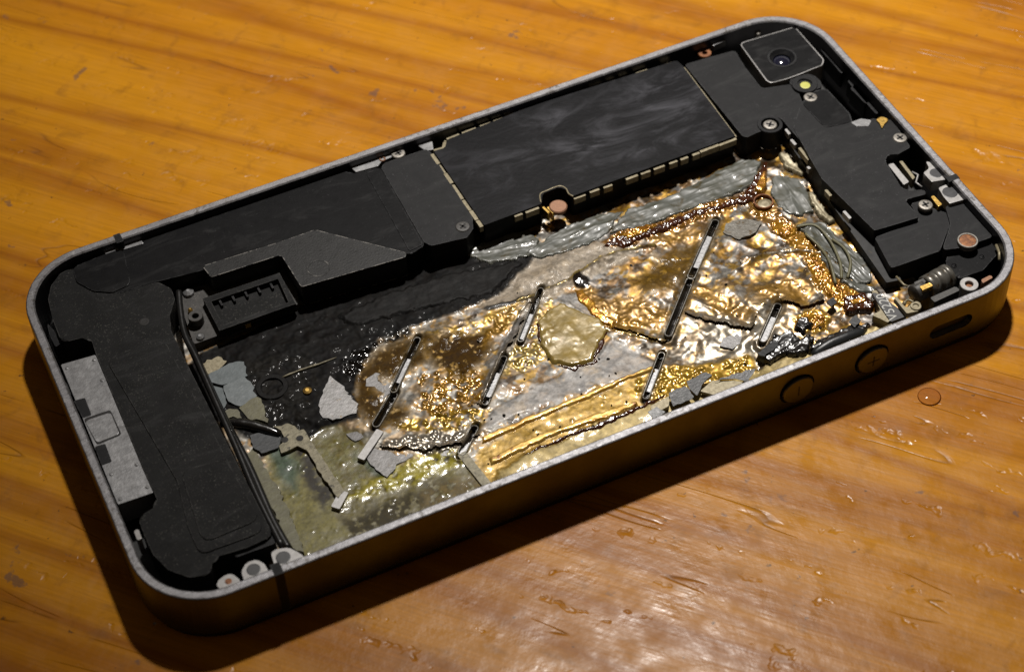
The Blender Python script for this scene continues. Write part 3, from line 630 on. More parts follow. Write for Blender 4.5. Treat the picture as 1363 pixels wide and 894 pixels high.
# amber staining broken up by the wrinkles
am = sstep(.45, .60, fbm(X*.38+Y*.2, Y*.75-X*.25, 5, 71))*(.35+.55*mr)
C = C*(1-am[..., None])+np.array((.29, .145, .009))*am[..., None]; MET += .1*am; WET += .4*am
am = sstep(.60, .70, fbm(X*1.6, Y*1.6, 4, 77))*.6
C = C*(1-am[..., None])+np.array((.32, .16, .012))*am[..., None]; WET += .4*am; Z += .03*am

for seed, c_, lo, hi, a_, we in ((101, (.12, .055, .005), .52, .63, .85, .3), (111, (.36, .205, .016), .58, .68, .8, .5), (121, (.030, .015, .003), .60, .68, .9, .5), (131, (.20, .195, .19), .58, .66, .7, .05)):
    k_ = sstep(lo, hi, fbm(X*.55+.25*Y, Y*.7-.2*X, 5, seed))*a_*sstep(44, 52, X); C = C*(1-k_[..., None])+np.array(c_)*(.5+.5*f2[..., None]+.5*f3[..., None])*k_[..., None]; WET = WET*(1-k_)+we*k_; MET *= 1-.2*k_
# a tilted, shinier patch near the front right catches the lamp
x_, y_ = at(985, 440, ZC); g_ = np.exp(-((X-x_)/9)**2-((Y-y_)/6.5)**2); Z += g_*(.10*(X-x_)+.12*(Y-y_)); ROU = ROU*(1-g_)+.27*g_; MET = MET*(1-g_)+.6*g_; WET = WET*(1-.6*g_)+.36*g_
C = C*(1-.6*g_[..., None])+np.array((.33, .29, .22))*.6*g_[..., None]  # same patch made paler, so part of the highlight is in the colour
# pale bare foil at the back, gold skin at the front
stamp([(690, 350), (800, 320), (860, 322), (830, 350), (770, 375), (700, 420), (640, 410)], (.36, .30, .225), .9, .5, .55, .25, .05, bmp=.7)
stamp([(636, 592), (700, 560), (860, 492), (1000, 468), (1012, 500), (900, 545), (660, 655), (628, 640)], (.44, .26, .022), .95, .5, .40, .3, .5, bmp=.25, flat=.35)
stamp([(660, 625), (830, 545), (960, 505), (1190, 425), (1200, 440), (930, 545), (660, 655)], (.52, .40, .16), .9, .3, .5, .25, .2, .25)
# boiled amber along the front and the right
stamp([(835, 520), (870, 488), (940, 480), (1000, 472), (1010, 492), (940, 505), (870, 530)], (.58, .34, .035), .9, .4, .30, .45, .8, .10, .32)
stamp([(800, 325), (830, 305), (900, 288), (960, 268), (1000, 252), (1010, 262), (960, 285), (900, 308), (850, 322), (815, 332)], (.34, .15, .015), .95, .3, .25, .4, .9, .15, .3)
stamp([(1042, 315), (1075, 300), (1090, 320), (1110, 360), (1150, 395), (1165, 415), (1120, 418), (1085, 385), (1068, 345)], (.46, .22, .018), .95, .3, .27, .4, .9, .12, .3)
stamp([(985, 262), (1012, 250), (1030, 275), (1058, 300), (1050, 318), (1030, 312), (1010, 290)], (.36, .17, .02), .85, .3, .27, .4, .9, .1, .25)
stamp([(1055, 425), (1085, 412), (1105, 420), (1100, 440), (1060, 445)], (.66, .37, .04), .95, .3, .27, .5, .9, .15, .35)
stamp([(700, 430), (730, 400), (745, 440), (720, 480), (680, 500), (660, 490)], (.52, .36, .08), .8, .4, .3, .5, .8, 0, .25, speck=.42)
stamp([(560, 500), (610, 480), (650, 500), (650, 540), (600, 555), (560, 545)], (.50, .25, .02), .95, .25, .22, .4, 1, .03, .4, speck=.47)
stamp([(520, 560), (600, 540), (650, 545), (640, 565), (560, 575)], (.62, .38, .04), .9, .3, .25, .5, .9, .03, .3, speck=.48)
stamp([(500, 590), (560, 575), (620, 570), (640, 585), (600, 600), (540, 600)], (.55, .50, .42), .9, .4, .26, .75, .5, .05, .35)  # not amber: pale metallic patch, white glints put into the colour
stamp([(560, 442), (640, 425), (690, 400), (705, 400), (670, 440), (640, 452)], (.50, .31, .035), .8, .4, .34, .45, .5, .04, .12, speck=.42)
# brown scorches
for q, a in (([(478, 492), (520, 458), (560, 440), (582, 446), (560, 480), (530, 500), (505, 498), (500, 520), (545, 545), (530, 562), (488, 560), (470, 530)], .92), ([(566, 462), (585, 445), (630, 442), (662, 440), (640, 480), (615, 500), (580, 482)], .95), ([(850, 372), (880, 345), (940, 318), (950, 330), (930, 362), (880, 388), (850, 392)], .75)):
    stamp(q, (.42, .235, .015), .75, 1.5, .4, .3, .3, spec=.3); stamp(q, (.070, .034, .001), min(a*1.04, 1), .9, .6, 0, .03, spec=.05, bmp=.4, speck=.28)
for q in ([(660, 420), (690, 405), (672, 440), (640, 462)], [(760, 372), (790, 385), (820, 425), (860, 430), (850, 445), (815, 442), (775, 405)], [(905, 375), (950, 385), (1010, 420), (990, 432), (940, 410)], [(800, 400), (850, 395), (900, 420), (880, 440), (820, 432)], [(1000, 385), (1050, 370), (1090, 385), (1060, 410), (1010, 400)], [(860, 320), (930, 300), (940, 312), (880, 335)]):
    stamp(q, (.36, .185, .018), .85, .7, .36, .4, .5, .05, .1)
stamp([(760, 370), (775, 366), (788, 380), (776, 388), (762, 384)], (.015, .010, .008), 1, .15, .15, 0, 1, .1)
# olive, green and tan stains at the front left
stamp([(390, 560), (450, 560), (480, 570), (500, 610), (560, 620), (620, 600), (640, 640), (620, 680), (430, 740), (390, 735), (380, 650)], (.17, .135, .013), .97, .6, .40, .0, .45, -.1, flat=.6, spec=.4, bmp=.25)
stamp([(425, 575), (470, 580), (490, 612), (480, 650), (440, 640), (410, 600)], (.21, .19, .04), .8, .7, .45, 0, .3, 0, speck=.45, bmp=.6)
stamp([(520, 618), (570, 600), (625, 597), (600, 625), (540, 642), (500, 652), (440, 670)], (.56, .48, .045), .95, .5, .3, .0, .5, .08, bmp=.5, speck=.38)
stamp([(455, 690), (520, 660), (600, 632), (640, 640), (560, 680), (460, 722)], (.055, .043, .022), .85, .9, .65, 0, .05, 0, speck=.40, spec=.2)
stamp([(560, 650), (620, 628), (645, 640), (620, 660), (560, 690)], (.25, .17, .04), .7, .6, .5, 0, .1, 0, speck=.45)
stamp([(345, 575), (385, 585), (430, 640), (460, 705), (400, 745), (370, 690)], (.27, .235, .06), .95, .5, .42, 0, .35, flat=.5, spec=.3, bmp=.25)
stamp([(350, 580), (385, 590), (400, 620), (392, 655), (365, 620)], (.06, .12, .085), .85, .9, .45, 0, .2)
stamp([(390, 592), (412, 598), (440, 650), (430, 675), (408, 645)], (.03, .022, .016), .95, .6, .55, 0, .1, 0, speck=.36)
stamp([(470, 600), (500, 608), (512, 635), (490, 625)], (.02, .055, .008), .8, .5, .3, 0, .6)
# charred back left; its black also holds the shade cast by the bracket
stamp([(240, 500), (262, 470), (330, 440), (440, 385), (560, 330), (640, 318), (720, 330), (705, 352), (690, 365), (665, 392), (610, 415), (555, 432), (505, 450), (478, 488), (470, 520), (478, 555), (430, 565), (400, 590), (350, 590), (290, 560)], (.0045, .004, .0037), .99, .25, .6, 0, .02, .12, rid=.2, warp=2, spec=.10)
stamp([(330, 480), (400, 470), (430, 500), (410, 560), (380, 580), (335, 560)], (.022, .020, .017), .7, .6, .6, 0, .15, 0, .2, speck=.45)
stamp([(455, 480), (480, 462), (520, 445), (545, 436), (540, 446), (505, 460), (480, 490), (465, 505)], (.006, .005, .005), 1, .35, .12, 0, 1, .05, .6, speck=.42, spec=.5)
stamp([(640, 412), (680, 400), (705, 392), (706, 398), (680, 406), (650, 414)], (.02, .016, .012), 1, .12, .5, 0, .2, .15, warp=2)
# dark soot streaks along the very edges of the bay
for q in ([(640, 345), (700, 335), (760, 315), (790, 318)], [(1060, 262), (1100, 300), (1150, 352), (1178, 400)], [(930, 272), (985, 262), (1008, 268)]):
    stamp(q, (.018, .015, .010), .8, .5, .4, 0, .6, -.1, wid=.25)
# flow lines of glue on the right film and cracks with a bright lip
for q, c_, dz, wd in (([(690, 402), (760, 372), (800, 345), (835, 335), (870, 328)], (.52, .38, .12), .22, .16), ([(755, 405), (780, 420), (800, 435), (812, 438)], (.55, .48, .35), .2, .10), ([(820, 440), (870, 452), (885, 455)], (.45, .30, .08), .15, .15),
                      ([(1000, 345), (1040, 338), (1090, 340)], (.5, .46, .38), .2, .12), ([(640, 530), (660, 480), (690, 420), (708, 395)], (.10, .08, .05), -.15, .12)):
    stamp(q, c_, .95, .08, .25, .4, .7, dz, wid=wd, warp=2)
# fine bubbles everywhere the glue boiled
bm_ = sstep(.58, .70, fbm(X*.6, Y*.6, 4, 81)); n = vn(X*3.1, Y*3.1, 83)*vn(X*4.7, Y*4.7, 87)
Z += bm_*.10*sstep(.3, .6, n)
for q in ([(652, 490), (668, 455), (700, 412), (712, 416), (690, 452), (668, 492), (654, 530), (640, 528)], [(795, 475), (815, 448), (850, 470), (880, 482), (850, 498), (790, 512), (700, 545), (640, 572), (660, 540), (740, 500)], [(748, 392), (766, 392), (796, 420), (802, 432), (786, 436), (756, 424)]):
    stamp(q, (.235, .225, .215), .8, .25, .48, .45, .05, flat=.8, warp=2, bmp=.3)
RIBS = [((954, 293), (918, 374), 1.3, .78, 'half'), ((920, 370), (888, 450), 1.25, .74, 'dark'), ((882, 466), (858, 530), 1.1, .62, 'half'), ((721, 382), (692, 456), 1.05, .6, 'half'), ((672, 472), (644, 538), 1.1, .66, 'half'),
        ((557, 446), (522, 522), 1.1, .66, 'half'), ((526, 518), (498, 566), 1.2, .8, 'dark'), ((634, 563), (612, 604), 1.25, .75, 'half'), ((1037, 404), (1014, 456), 1.25, .75, 'half')]
for a_, b_, w_, s_, _k in RIBS:
    stamp([a_, b_], (.10, .07, .03), .7, .25, .4, .3, .4, wid=w_*.75, warp=2, flat=.85); stamp([a_, b_], (.02, .015, .01), 1, .06, .3, .2, .6, -.9, wid=s_*.42, warp=0)
# pull down under the frame at the front and the boards at the back
Z -= 1.0*sstep(3.0, 1.5, Y)*0
for _ in range(2):                          # the melt is rounded: soften the finest relief
    Zp = np.pad(Z, 1, mode='edge'); Zb = (Zp[:-2]+2*Zp[1:-1]+Zp[2:])/4; Z = (Zb[:, :-2]+2*Zb[:, 1:-1]+Zb[:, 2:])/4
C = np.clip(C, .004, .8); ROU = np.clip(ROU, .08, .9); MET = np.clip(MET, 0, 1); WET = np.clip(WET, 0, 1)
def grid_mesh(name, XX, YY, ZZ, keep=None):
    ny, nx = XX.shape; co_ = np.stack([XX, YY, ZZ], -1).reshape(-1, 3)*S
    i = np.arange(ny*nx).reshape(ny, nx); q = np.stack([i[:-1, :-1], i[:-1, 1:], i[1:, 1:], i[1:, :-1]], -1)
    if keep is not None: q = q[keep]
    q = q.reshape(-1, 4); used, inv = np.unique(q, return_inverse=True); q = inv.reshape(-1, 4); co_ = co_[used]
    me = bpy.data.meshes.new(name); me.vertices.add(len(co_)); me.vertices.foreach_set('co', co_.ravel().astype(np.float32))
    me.loops.add(q.size); me.loops.foreach_set('vertex_index', q.ravel().astype(np.int32))
    me.polygons.add(len(q)); me.polygons.foreach_set('loop_start', np.arange(0, q.size, 4, dtype=np.int32)); me.polygons.foreach_set('loop_total', np.full(len(q), 4, np.int32))
    me.polygons.foreach_set('use_smooth', np.ones(len(q), bool)); me.update(calc_edges=True); return me, used
me, _ = grid_mesh('cell_skin', X, Y, Z)
a_ = me.attributes.new('tint', 'FLOAT_COLOR', 'POINT'); a_.data.foreach_set('color', np.concatenate([C, BMP[..., None]], -1).ravel().astype(np.float32))
a_ = me.attributes.new('skin', 'FLOAT_COLOR', 'POINT'); a_.data.foreach_set('color', np.stack([ROU, MET, WET, SPE], -1).ravel().astype(np.float32))
link('cell_skin', me, 'foil', bat)
def zc(x, y):
    i = int(np.clip((y-GY0)/GS, 0, Z.shape[0]-1)); j = int(np.clip((x-GX0)/GS, 0, Z.shape[1]-1)); return float(Z[i, j])
def zmean(P): return sum(zc(*p) for p in P)/len(P)

_seed = [100]
def jag(P, step=.5, amp=.14):
    out = []
    for i in range(len(P)):
        a, b = Vector(P[i]), Vector(P[(i+1) % len(P)]); n = max(1, int((b-a).length/step)); nn = Vector((-(b-a).y, (b-a).x)).normalized()
        for k in range(n): q = a.lerp(b, k/n)+nn*random.gauss(0, amp)*(k > 0); out.append((q.x, q.y))
    return out
def sheet(name, px, m, lift=.3, edge=.35, wr=.25, ws=.8, warp=.5, bub=0, res=.12, label=None, curl=0, mm=False):
    """a torn sheet or pool lying on the cell: its rim dips into the skin"""
    P = px if mm else ats(px, ZC); pa = np.array(P); _seed[0] += 11; sd = _seed[0]
    x = np.arange(pa[:, 0].min()-.8, pa[:, 0].max()+.8, res); y = np.arange(pa[:, 1].min()-.8, pa[:, 1].max()+.8, res); XX, YY = np.meshgrid(x, y)
    d = -poly_sd(XX+(fbm(XX*1.2, YY*1.2, 4, sd)-.5)*warp*2, YY+(fbm(XX*1.2, YY*1.2, 4, sd+5)-.5)*warp*2, P)
    ev = np.linalg.eigh(np.cov((pa-pa.mean(0)).T))[1][:, 1]; UU = XX*ev[0]+YY*ev[1]; VV = -XX*ev[1]+YY*ev[0]
    i = np.clip(((YY-GY0)/GS), 0, Z.shape[0]-1).astype(int); j = np.clip(((XX-GX0)/GS), 0, Z.shape[1]-1).astype(int)
    k = sstep(-.05, edge, d)
    ZZ = Z[i, j]*.5+.5*(ZC+np.mean(Z[i, j]-ZC))-.25*(1-k)+lift*k+wr*k*(.6*(ridged(UU*ws*.10+VV*.1, VV*ws*.45, 2, sd+9)-.5)+.2*(ridged(UU*ws*.3, VV*ws*1.2, 2, sd+19)-.5))+curl*np.exp(-np.clip(d, 0, 9)/.5)*k
    ZZ = np.maximum(ZZ, Z[i, j]-.25+.3*k)
    if bub: ZZ += bub*k*sstep(.12, .5, vn(XX*2.4, YY*2.4, sd)*vn(XX*3.9, YY*3.9, sd+3))
    kc = d > -.06; keep = kc[:-1, :-1] & kc[1:, :-1] & kc[:-1, 1:] & kc[1:, 1:]
    me, _ = grid_mesh(name, XX, YY, ZZ, keep); return link(name, me, m, bat, label)

def foil_layer(px, edge, lift=.35, fall=.8):
    P = ats(px, ZC); pa = np.array(P); _seed[0] += 7; sd = _seed[0]
    x = np.arange(pa[:, 0].min()-.5, pa[:, 0].max()+.5, .11); y = np.arange(pa[:, 1].min()-.5, pa[:, 1].max()+.5, .11); XX, YY = np.meshgrid(x, y)
    wx = XX+(fbm(XX*1.1, YY*1.1, 4, sd)-.5)*.9; wy = YY+(fbm(XX*1.1, YY*1.1, 4, sd+5)-.5)*.9
    d = -poly_sd(wx, wy, P); de = poly_sd(wx, wy, ats(edge, ZC), False)
    i = np.clip((YY-GY0)/GS, 0, Z.shape[0]-1).astype(int); j = np.clip((XX-GX0)/GS, 0, Z.shape[1]-1).astype(int)
    ZZ = Z[i, j]+.02+lift*(.5+fbm(XX*.5, YY*.5, 3, sd+9))*np.exp(-(de/fall)**1.5)
    kc = d > 0; keep = kc[:-1, :-1] & kc[1:, :-1] & kc[:-1, 1:] & kc[1:, 1:]
    me, used = grid_mesh('foil_layer', XX, YY, ZZ, keep)
    tint = np.concatenate([C[i, j]*1.12, BMP[i, j][..., None]], -1).reshape(-1, 4)[used]; sk = np.stack([ROU[i, j], MET[i, j], WET[i, j], SPE[i, j]], -1).reshape(-1, 4)[used]
    me.attributes.new('tint', 'FLOAT_COLOR', 'POINT').data.foreach_set('color', tint.ravel().astype(np.float32))
    me.attributes.new('skin', 'FLOAT_COLOR', 'POINT').data.foreach_set('color', sk.ravel().astype(np.float32))
    return link('foil_layer', me, 'foil', bat)
foil_layer([(700, 402), (760, 372), (800, 345), (835, 335), (870, 326), (890, 350), (850, 380), (800, 400), (740, 420)], [(700, 402), (760, 372), (800, 345), (835, 335), (870, 326)], .4)
foil_layer([(812, 436), (850, 446), (886, 456), (900, 440), (860, 425), (826, 420)], [(812, 436), (850, 446), (886, 456)], .3)
foil_layer([(985, 350), (1040, 336), (1094, 338), (1090, 370), (1040, 378), (990, 372)], [(985, 350), (1040, 336), (1094, 338)], .45)
foil_layer([(925, 384), (960, 392), (1010, 420), (1002, 440), (950, 430), (910, 420)], [(1010, 420), (1002, 440), (950, 430), (910, 420)], .4)
foil_layer([(1030, 380), (1080, 372), (1100, 400), (1070, 412), (1040, 404)], [(1100, 400), (1070, 412), (1040, 404)], .5)
foil_layer([(640, 540), (664, 486), (700, 425), (684, 420), (650, 470), (622, 530)], [(640, 540), (664, 486), (700, 425)], .35)
foil_layer([(500, 500), (540, 470), (556, 450), (545, 500), (520, 530)], [(500, 500), (540, 470), (556, 450)], .3)
foil_layer([(500, 592), (560, 598), (620, 590), (640, 575), (590, 565), (520, 575)], [(500, 592), (560, 598), (620, 590), (640, 575)], .4)
# grey glue film, torn into pieces
sheet('grey_film', [(618, 340), (650, 318), (700, 308), (722, 322), (700, 345), (650, 352)], 'film', .22, .10, .5, 1.2, .5)
sheet('grey_film', [(700, 338), (745, 305), (800, 285), (830, 283), (810, 312), (770, 332), (722, 345)], 'film', .22, .10, .55, 1.3, .4)
sheet('grey_film', [(812, 312), (830, 284), (900, 258), (985, 214), (1012, 216), (1008, 244), (975, 262), (910, 284), (850, 306)], 'film', .22, .10, .6, 1.1, .4)
sheet('grey_film', [(1030, 236), (1052, 236), (1070, 250), (1078, 266), (1082, 282), (1060, 290), (1036, 276), (1024, 256)], 'film', .25, .10, .45, 1.2, .5)
sheet('grey_film', [(1058, 300), (1095, 296), (1118, 318), (1150, 346), (1162, 376), (1140, 378), (1112, 350), (1084, 325)], 'film', .22, .10, .7, 1.4, .4)
sheet('grey_film', [(1086, 325), (1112, 350), (1140, 378), (1165, 382), (1168, 392), (1140, 392), (1112, 372), (1092, 350)], 'film', .35, .25, .5, 1.6, .3)
sheet('cream_edge', [(1036, 208), (1050, 208), (1072, 232), (1068, 238), (1044, 226)], 'cream', .6, .2, .3, 2, .35)
sheet('cream_edge', [(1072, 258), (1080, 258), (1112, 296), (1104, 302), (1084, 284)], 'cream', .6, .2, .3, 2, .35)
for q in ([(1060, 302), (1085, 300), (1105, 320), (1118, 350), (1120, 372)], [(1072, 312), (1092, 330), (1104, 352), (1112, 380)], [(1108, 318), (1124, 332), (1132, 350), (1128, 370)]):
    tube('glue_string', smooth_path([(*at(x, y, ZC+.5), zc(*at(x, y, ZC))+.55) for x, y in q], 5), [.2]*(5*(len(q)-1)+1), 'resin_dark' if False else 'film_olive', bat)
# resin: ribbon along the back, pool in the middle, block at the right corner
sheet('resin_ribbon', [(790, 330), (830, 312), (900, 290), (985, 262), (1004, 236), (1014, 216), (1024, 216), (1020, 246), (1004, 270), (950, 284), (880, 312), (830, 332)], 'resin_dark', .25, .5, .2, 1.2, .5, .12)
sheet('resin_ribbon', [(822, 315), (850, 303), (880, 300), (870, 310), (835, 324)], 'resin', .4, .35, .15, 1, .4, .1)
sheet('resin_tear', [(1000, 258), (1012, 232), (1022, 230), (1022, 252), (1014, 262)], 'resin', .8, .4, .1, 1, .2)
sheet('resin_pool', [(712, 430), (726, 412), (745, 402), (800, 424), (814, 440), (800, 458), (790, 480), (762, 490), (735, 482), (718, 460)], 'resin_pale', .32, .5, .22, .9, .3)
sheet('resin_lip', [(796, 440), (812, 436), (804, 458), (794, 482), (764, 493), (740, 488), (742, 483), (764, 487), (788, 478)], 'resin_dark', .2, .35, .1, 1, .4)
sheet('resin_lip', [(762, 382), (776, 386), (800, 412), (822, 430), (812, 438), (784, 420), (768, 402)], 'resin', .15, .4, .15, 1, .4)
sheet('resin_lip', [(712, 432), (724, 418), (730, 425), (722, 440), (728, 460), (740, 480), (732, 480), (718, 460)], 'resin_dark', .18, .35, .15, 1, .45, .08)
sheet('amber_crust', [(1068, 348), (1086, 342), (1112, 372), (1150, 392), (1164, 412), (1124, 416), (1096, 392)], 'resin', .2, .4, .2, 1.3, .6, .18)
sheet('amber_block', [(1118, 400), (1150, 392), (1166, 408), (1160, 416), (1124, 420)], 'resin_dark', .7, .3, .15, 1, .25, .1)
sheet('amber_block', [(1126, 404), (1148, 398), (1156, 408), (1132, 413)], 'resin', .85, .3, .1, 1, .15, .05)
sheet('amber_crust', [(1056, 428), (1078, 412), (1100, 420), (1102, 436), (1080, 440), (1060, 442)], 'resin', .3, .45, .3, 1.3, .5, .18)
sheet('amber_crust', [(1020, 300), (1036, 288), (1056, 300), (1064, 312), (1046, 318), (1030, 316)], 'resin', .2, .4, .2, 1.3, .5, .15)
P = jag(ats([(966, 300), (990, 294), (1014, 299), (1006, 312), (984, 322), (962, 312)], ZC), .5, .1); plate_mm('lifted_scale', P, zmean(P)+.3, -6, 'rib', bat, r=.05, bev=.1, tilt=(0, -.02))
# silver ring lying in the resin
c = at(1016, 271, ZC); zz = zc(*c)+.3
ring('gold_eyelet', c, 1.35, 1.12, zz+.25, zz-.8, 'rust', bat); disc('eyelet_floor', (c[0]+.1, c[1]-.3), [(1.0, zz-.6), (.95, zz-.12), (.5, zz-.05)], 'cream', bat, n=20)
# gold tapes along the front
def ribbon(name, px, m, lift, warp=.12, **k): return sheet(name, px, m, lift*.75, .35, .05, .6, warp*1.8, **k)
ribbon('gold_tape', [(640, 578), (700, 552), (780, 520), (866, 484), (876, 488), (786, 528), (704, 562), (640, 590)], 'gold_tape', .40)
ribbon('gold_tape', [(650, 606), (700, 582), (770, 556), (830, 536), (848, 530), (852, 538), (810, 556), (740, 578), (690, 602), (652, 618)], 'gold_tape', .42)
sheet('resin_seam', [(690, 606), (740, 580), (790, 562), (850, 536), (884, 520), (886, 526), (852, 546), (800, 570), (760, 580), (700, 608)], 'resin_dark', .24, .45, .1, 1.2, .45, .05)
# loose grey shards of the liner
for q, tl in (([(424, 540), (430, 520), (439.5, 500.5), (453.6, 511.5), (467, 526), (477, 536.5), (474, 549), (442.6, 558.5), (430, 556)], (.02, .04)), ([(492, 584), (515, 590), (551, 597), (549, 604), (533, 612), (515, 632), (500, 622), (486, 604)], (.02, .03)),
              ([(583, 587), (596, 586), (603, 593), (599, 603), (588, 604)], (0, .03)), ([(487, 502), (500, 494), (516, 500), (520, 520), (505, 530), (488, 524)], (0, .02)), ([(460, 574), (478, 570), (484, 578), (472, 584)], (0, 0)), ([(962, 448), (985, 440), (994, 450), (975, 462), (958, 458)], (.02, .02))):
    P = ats(q, ZC); z_ = zmean(P)+(.2 if q[0] == (424, 540) else .08); tl = (tl[0]+random.uniform(-.05, .05), tl[1]+random.uniform(-.05, .05)); plate_mm('liner_shard', jag(P, .45, .09), z_, z_-.9, 'shard', bat, r=.05, bev=.07, tilt=tl)
# metal ribs with slots
def rib(a, b, wid, slot, kind):
    A, B = Vector(at(*a, ZC)), Vector(at(*b, ZC)); d = (B-A).normalized(); n_ = Vector((-d.y, d.x)); L_ = (B-A).length
    side = [A.lerp(B, t_)+n_*s_*wid*.5 for t_ in (.15, .5, .85) for s_ in (-1, 1)]; z_ = zmean([tuple(q) for q in side])+.10
    bend = random.uniform(-.12, .12)
    def cap(r, z):
        P = []
        for o_, s in ((B-d*wid*.5, 1), (A+d*wid*.5, -1)):
            for k in range(7):
                t = math.radians(-90+30*k); q = o_+d*s*math.cos(t)*r+n_*s*math.sin(t)*r; u_ = (q-A).dot(d)/L_; q = q+n_*bend*math.sin(u_*3.1); P.append((q.x, q.y, z+.12*math.sin(u_*5+a[0])))
        return P
    o = loft('slot_rim', [cap(slot/2+.17, z_-.6), cap(slot/2+.17, z_-.05), cap(slot/2+.11, z_), cap(slot/2+.05, z_), cap(slot/2, z_-.06), cap(slot/2, z_-.9)], 'rib', bat, closed=True)
    if kind == 'half':
        f0 = random.uniform(.25, .5); q0, q1 = A.lerp(B, f0), A.lerp(B, random.uniform(.75, .93))
        box_between('slot_floor', tuple(q0), tuple(q1), slot*.98, z_-.5, z_-1.2, 'silver', bat)
for r_ in RIBS: rib(*r_)
A, B = at(506, 572, ZC), at(480, 610, ZC); box_between('bright_rib_end', tuple(A), tuple(B), .95, zmean([A, B])+.45, -7, 'lug', bat)
A, B = at(614, 600, ZC), at(648, 642, ZC); box_between('bent_strip', tuple(A), tuple(B), 1.1, zmean([A, B])+.5, -7, 'dirty_cream', bat)
A, B = at(458, 652, ZC), at(446, 674, ZC); box_between('bright_chip', tuple(A), tuple(B), 1.1, zmean([A, B])+.5, -7, 'lug', bat)
A, B = at(444, 680, ZC), at(426, 706, ZC); tube('yellow_drip', [(*A, zc(*A)+.1), (*at(434, 694, ZC), zc(*A)+.2), (*B, zc(*B)+.2)], [.2, .3, .42], 'film_olive', bat)
disc('yellow_bead', at(409, 519, ZC), [(.6, ZC-.8), (.55, zc(*at(409, 519, ZC))+.15), (.25, zc(*at(409, 519, ZC))+.3)], 'brass', bat, n=12)
c = at(362, 514, ZC); z_ = zc(*c)+.1; ring('charred_ring', c, 2.0, 1.35, z_+.15, z_-1, 'soot', bat)
# cream bracket at the left
q = [(362, 566), (374, 566), (382, 562), (392, 566), (398, 572), (404, 570), (412, 584), (436, 618), (458, 652), (450, 662), (424, 626), (408, 598), (396, 592), (374, 602), (371, 592), (380, 584), (374, 572)]
P = ats(q, ZC); z_ = zmean(P)+.45; plate_mm('torn_bracket', jag(P, .5, .06), z_, z_-.9, 'dirty_cream', bat, r=.12, bev=.06)
for h in ((399, 583), (379, 585)): disc('bracket_hole', at(*h, z_), [(.45, z_-.2), (.45, z_+.012), (.3, z_+.02)], 'hole', bat, n=10)
# blue, olive and slate flakes of film at the left end
for q, m_ in (([(276, 500), (305, 484), (325, 482), (330, 500), (318, 508), (296, 512), (280, 508)], 'film_blue'), ([(298, 514), (326, 502), (336, 512), (342, 526), (320, 540), (304, 534), (300, 524)], 'film_blue'), ([(280, 512), (296, 516), (302, 536), (296, 548), (288, 540)], 'film_blue'),
              ([(318, 542), (342, 528), (352, 540), (356, 562), (330, 556)], 'film_olive'), ([(300, 546), (316, 544), (322, 556), (304, 556)], 'film_olive'), ([(332, 578), (360, 570), (374, 580), (370, 594), (348, 602), (336, 594)], 'film_dark'), ([(318, 584), (332, 580), (344, 606), (366, 640), (390, 690), (405, 735), (386, 728), (350, 650)], 'film_olive'), ([(268, 484), (290, 474), (302, 480), (284, 496), (272, 496)], 'cream')):
    P = ats(q, ZC); z_ = zmean(P)+random.uniform(.2, .4)
    plate_mm('film_flake', jag(P, .45, .11), z_, z_-.35, m_, bat, r=.05, bev=.05, tilt=(random.uniform(-.06, .06), random.uniform(-.06, .06)), label={'film_blue': 'blue-grey flake of film', 'film_olive': 'olive flake of film', 'film_dark': 'slate grey flake of film', 'cream': 'pale crumbling flake'}[m_])
tube('black_strand', smooth_path([(*at(x, y, ZC+.4), ZC-.1) for x, y in [(292, 560), (318, 560), (348, 566), (372, 574)]], 4), [.2, .3, .5, .6, .7, .7, .7, .7, .6, .6, .5, .4, .3], 'char', bat)
tube('pale_crack_edge', smooth_path([(*at(x, y, ZC), zc(*at(x, y, ZC))+.15) for x, y in [(375, 502), (400, 492), (425, 484), (448, 476)]], 4), [.05, .12, .16, .1, .18, .12, .15, .2, .1, .14, .1, .08, .04], 'dirty_cream', bat)
# char: matt pad at the back, wet lumps and flakes at the front right
sheet('charred_pad', [(440, 420), (520, 385), (600, 362), (690, 344), (702, 352), (680, 372), (655, 396), (600, 408), (540, 420), (470, 440)], 'soot', .25, .9, .10, .5, .5)
for q in ([(1006, 474), (1030, 446), (1050, 440), (1066, 452), (1050, 470), (1024, 482)], [(1056, 428), (1075, 424), (1084, 434), (1070, 446), (1058, 440)], [(1040, 462), (1074, 446), (1086, 452), (1070, 472), (1046, 474)], [(1072, 470), (1086, 456), (1140, 432), (1160, 430), (1150, 446), (1096, 468)]):
    sheet('char_lump', q, 'char', .7, .25, .5, 1.0, .5, .06)
for q in ([(914, 506), (940, 496), (948, 500), (934, 512), (928, 526), (918, 516)], [(950, 507), (980, 497), (1006, 491), (996, 507), (978, 503), (962, 504)], [(890, 524), (912, 516), (924, 528), (896, 540)], [(862, 548), (874, 542), (886, 548), (868, 558)], [(1008, 468), (1032, 448), (1036, 456), (1018, 472)], [(1130, 428), (1140, 418), (1146, 426), (1138, 436)], [(1100, 404), (1110, 396), (1114, 404), (1106, 410)]):
    P = ats(q, ZC+.9); z_ = zmean(P)+1.15; plate_mm('char_flake', jag(P, .5, .08), z_, z_-.12, 'flake', bat, r=.1, bev=.03, tilt=(random.uniform(-.12, .12), random.uniform(-.1, .25)))
for q in ([(932, 520), (948, 506), (975, 506), (990, 508), (955, 526)], [(866, 540), (880, 532), (892, 526), (890, 540), (868, 552)]):
    P = ats(q, ZC+.6); z_ = zmean(P)+.8; plate_mm('cream_chip', P, z_, z_-.5, 'cream', bat, r=.1, bev=.05)
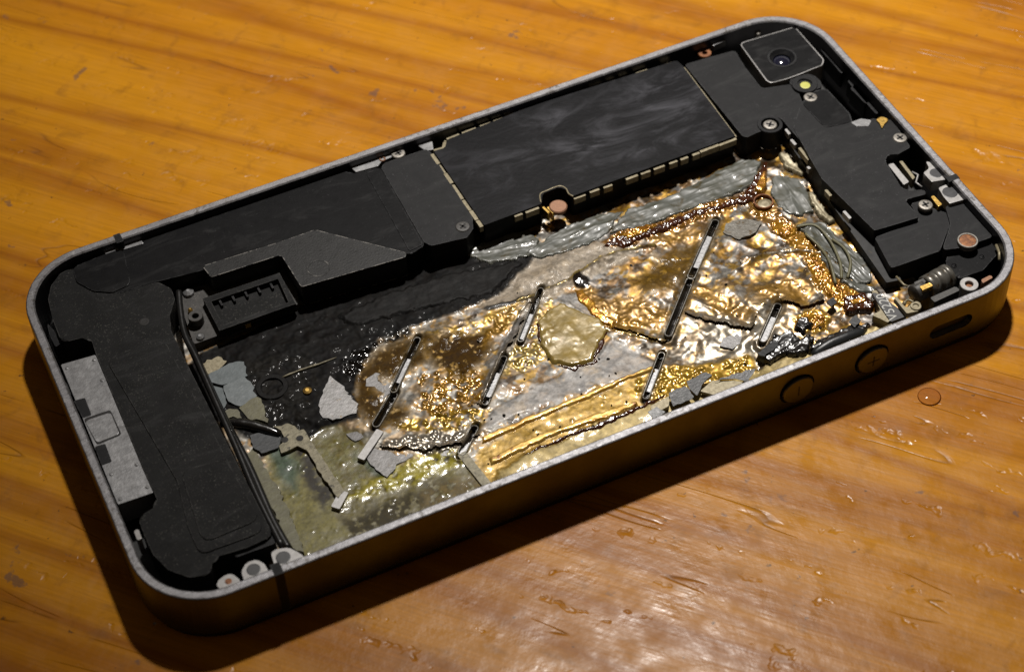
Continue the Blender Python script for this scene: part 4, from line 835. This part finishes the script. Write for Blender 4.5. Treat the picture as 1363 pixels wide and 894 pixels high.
tube('black_roll', smooth_path([(*at(x, y, ZC+.8), zc(*at(x, y, ZC))+.7) for x, y in [(1082, 470), (1104, 458), (1128, 448), (1150, 438)]], 4), [.4, .6, .7, .75, .8, .8, .8, .8, .8, .75, .7, .6, .4], 'flake', bat)
q = [(1160, 388), (1166, 386), (1178, 406), (1186, 424), (1182, 430), (1170, 424), (1160, 420), (1172, 414)]
P = ats(q, ZC+1.2); plate_mm('tan_bracket', P, -3.4, -4.6, 'cream', bat, r=.2, bev=.08)
plate('front_ledge', [(930, 540), (1000, 508), (1096, 470), (1188, 430), (1190, 436), (1098, 478), (1004, 516), (934, 548)], -2.6, -5, 'cream', bat, r=.1, bev=.1)
# grit and crumbs of char strewn over the cell
crumb = None
for k in range(90):
    px, py = random.choice([(random.uniform(640, 1000), random.uniform(480, 620)), (random.uniform(480, 1100), random.uniform(330, 560))])
    x, y = at(px, py, ZC)
    if not (20 < x < 100 and 6 < y < 38): continue
    if crumb is None:
        bm = bmesh.new(); bmesh.ops.create_icosphere(bm, subdivisions=1, radius=.22)
        for v in bm.verts: v.co *= random.uniform(.6, 1.3); v.co.z *= .6
        crumb = bm_obj('crumb', bm, 'char', bat).data; first = bat.children[-1]; o = first
    else: o = link('crumb', crumb, None, bat)
    s = random.uniform(.4, 1.2); o.location = (x*S, y*S, (zc(x, y)+.08)*S); o.scale = (s, s*random.uniform(.6, 1.3), s); o.rotation_euler.z = random.uniform(0, 6)
for o in bat.children: o.matrix_parent_inverse = Matrix.Translation(-ROOT)

# ------------------------------------------------------------------ a clear droplet on the table
c = at(1237, 528, TABLE_Z)
m, t, p = nt('clear_water'); tr = N(t, 'BsdfTransparent'); tr.inputs[0].default_value = (.93, .88, .78, 1); gl = N(t, 'BsdfGlossy'); gl.inputs['Roughness'].default_value = .06
fr = N(t, 'Fresnel'); fr.inputs[0].default_value = 1.36; mx = N(t, 'MixShader'); t.links.new(fr.outputs[0], mx.inputs[0]); t.links.new(tr.outputs[0], mx.inputs[1]); t.links.new(gl.outputs[0], mx.inputs[2])
t.links.new(mx.outputs[0], t.nodes['Material Output'].inputs[0])
o = loft('droplet', [circ(c[0], c[1], 1.45*math.sin(a), TABLE_Z-.02+.5*math.cos(a), 28, 1.0) for a in np.radians([90, 78, 64, 50, 36, 22, 8])], m, None, True, True, smooth=True)
o['label'] = 'small clear droplet on the wood beside the volume buttons'; o['category'] = 'droplet'
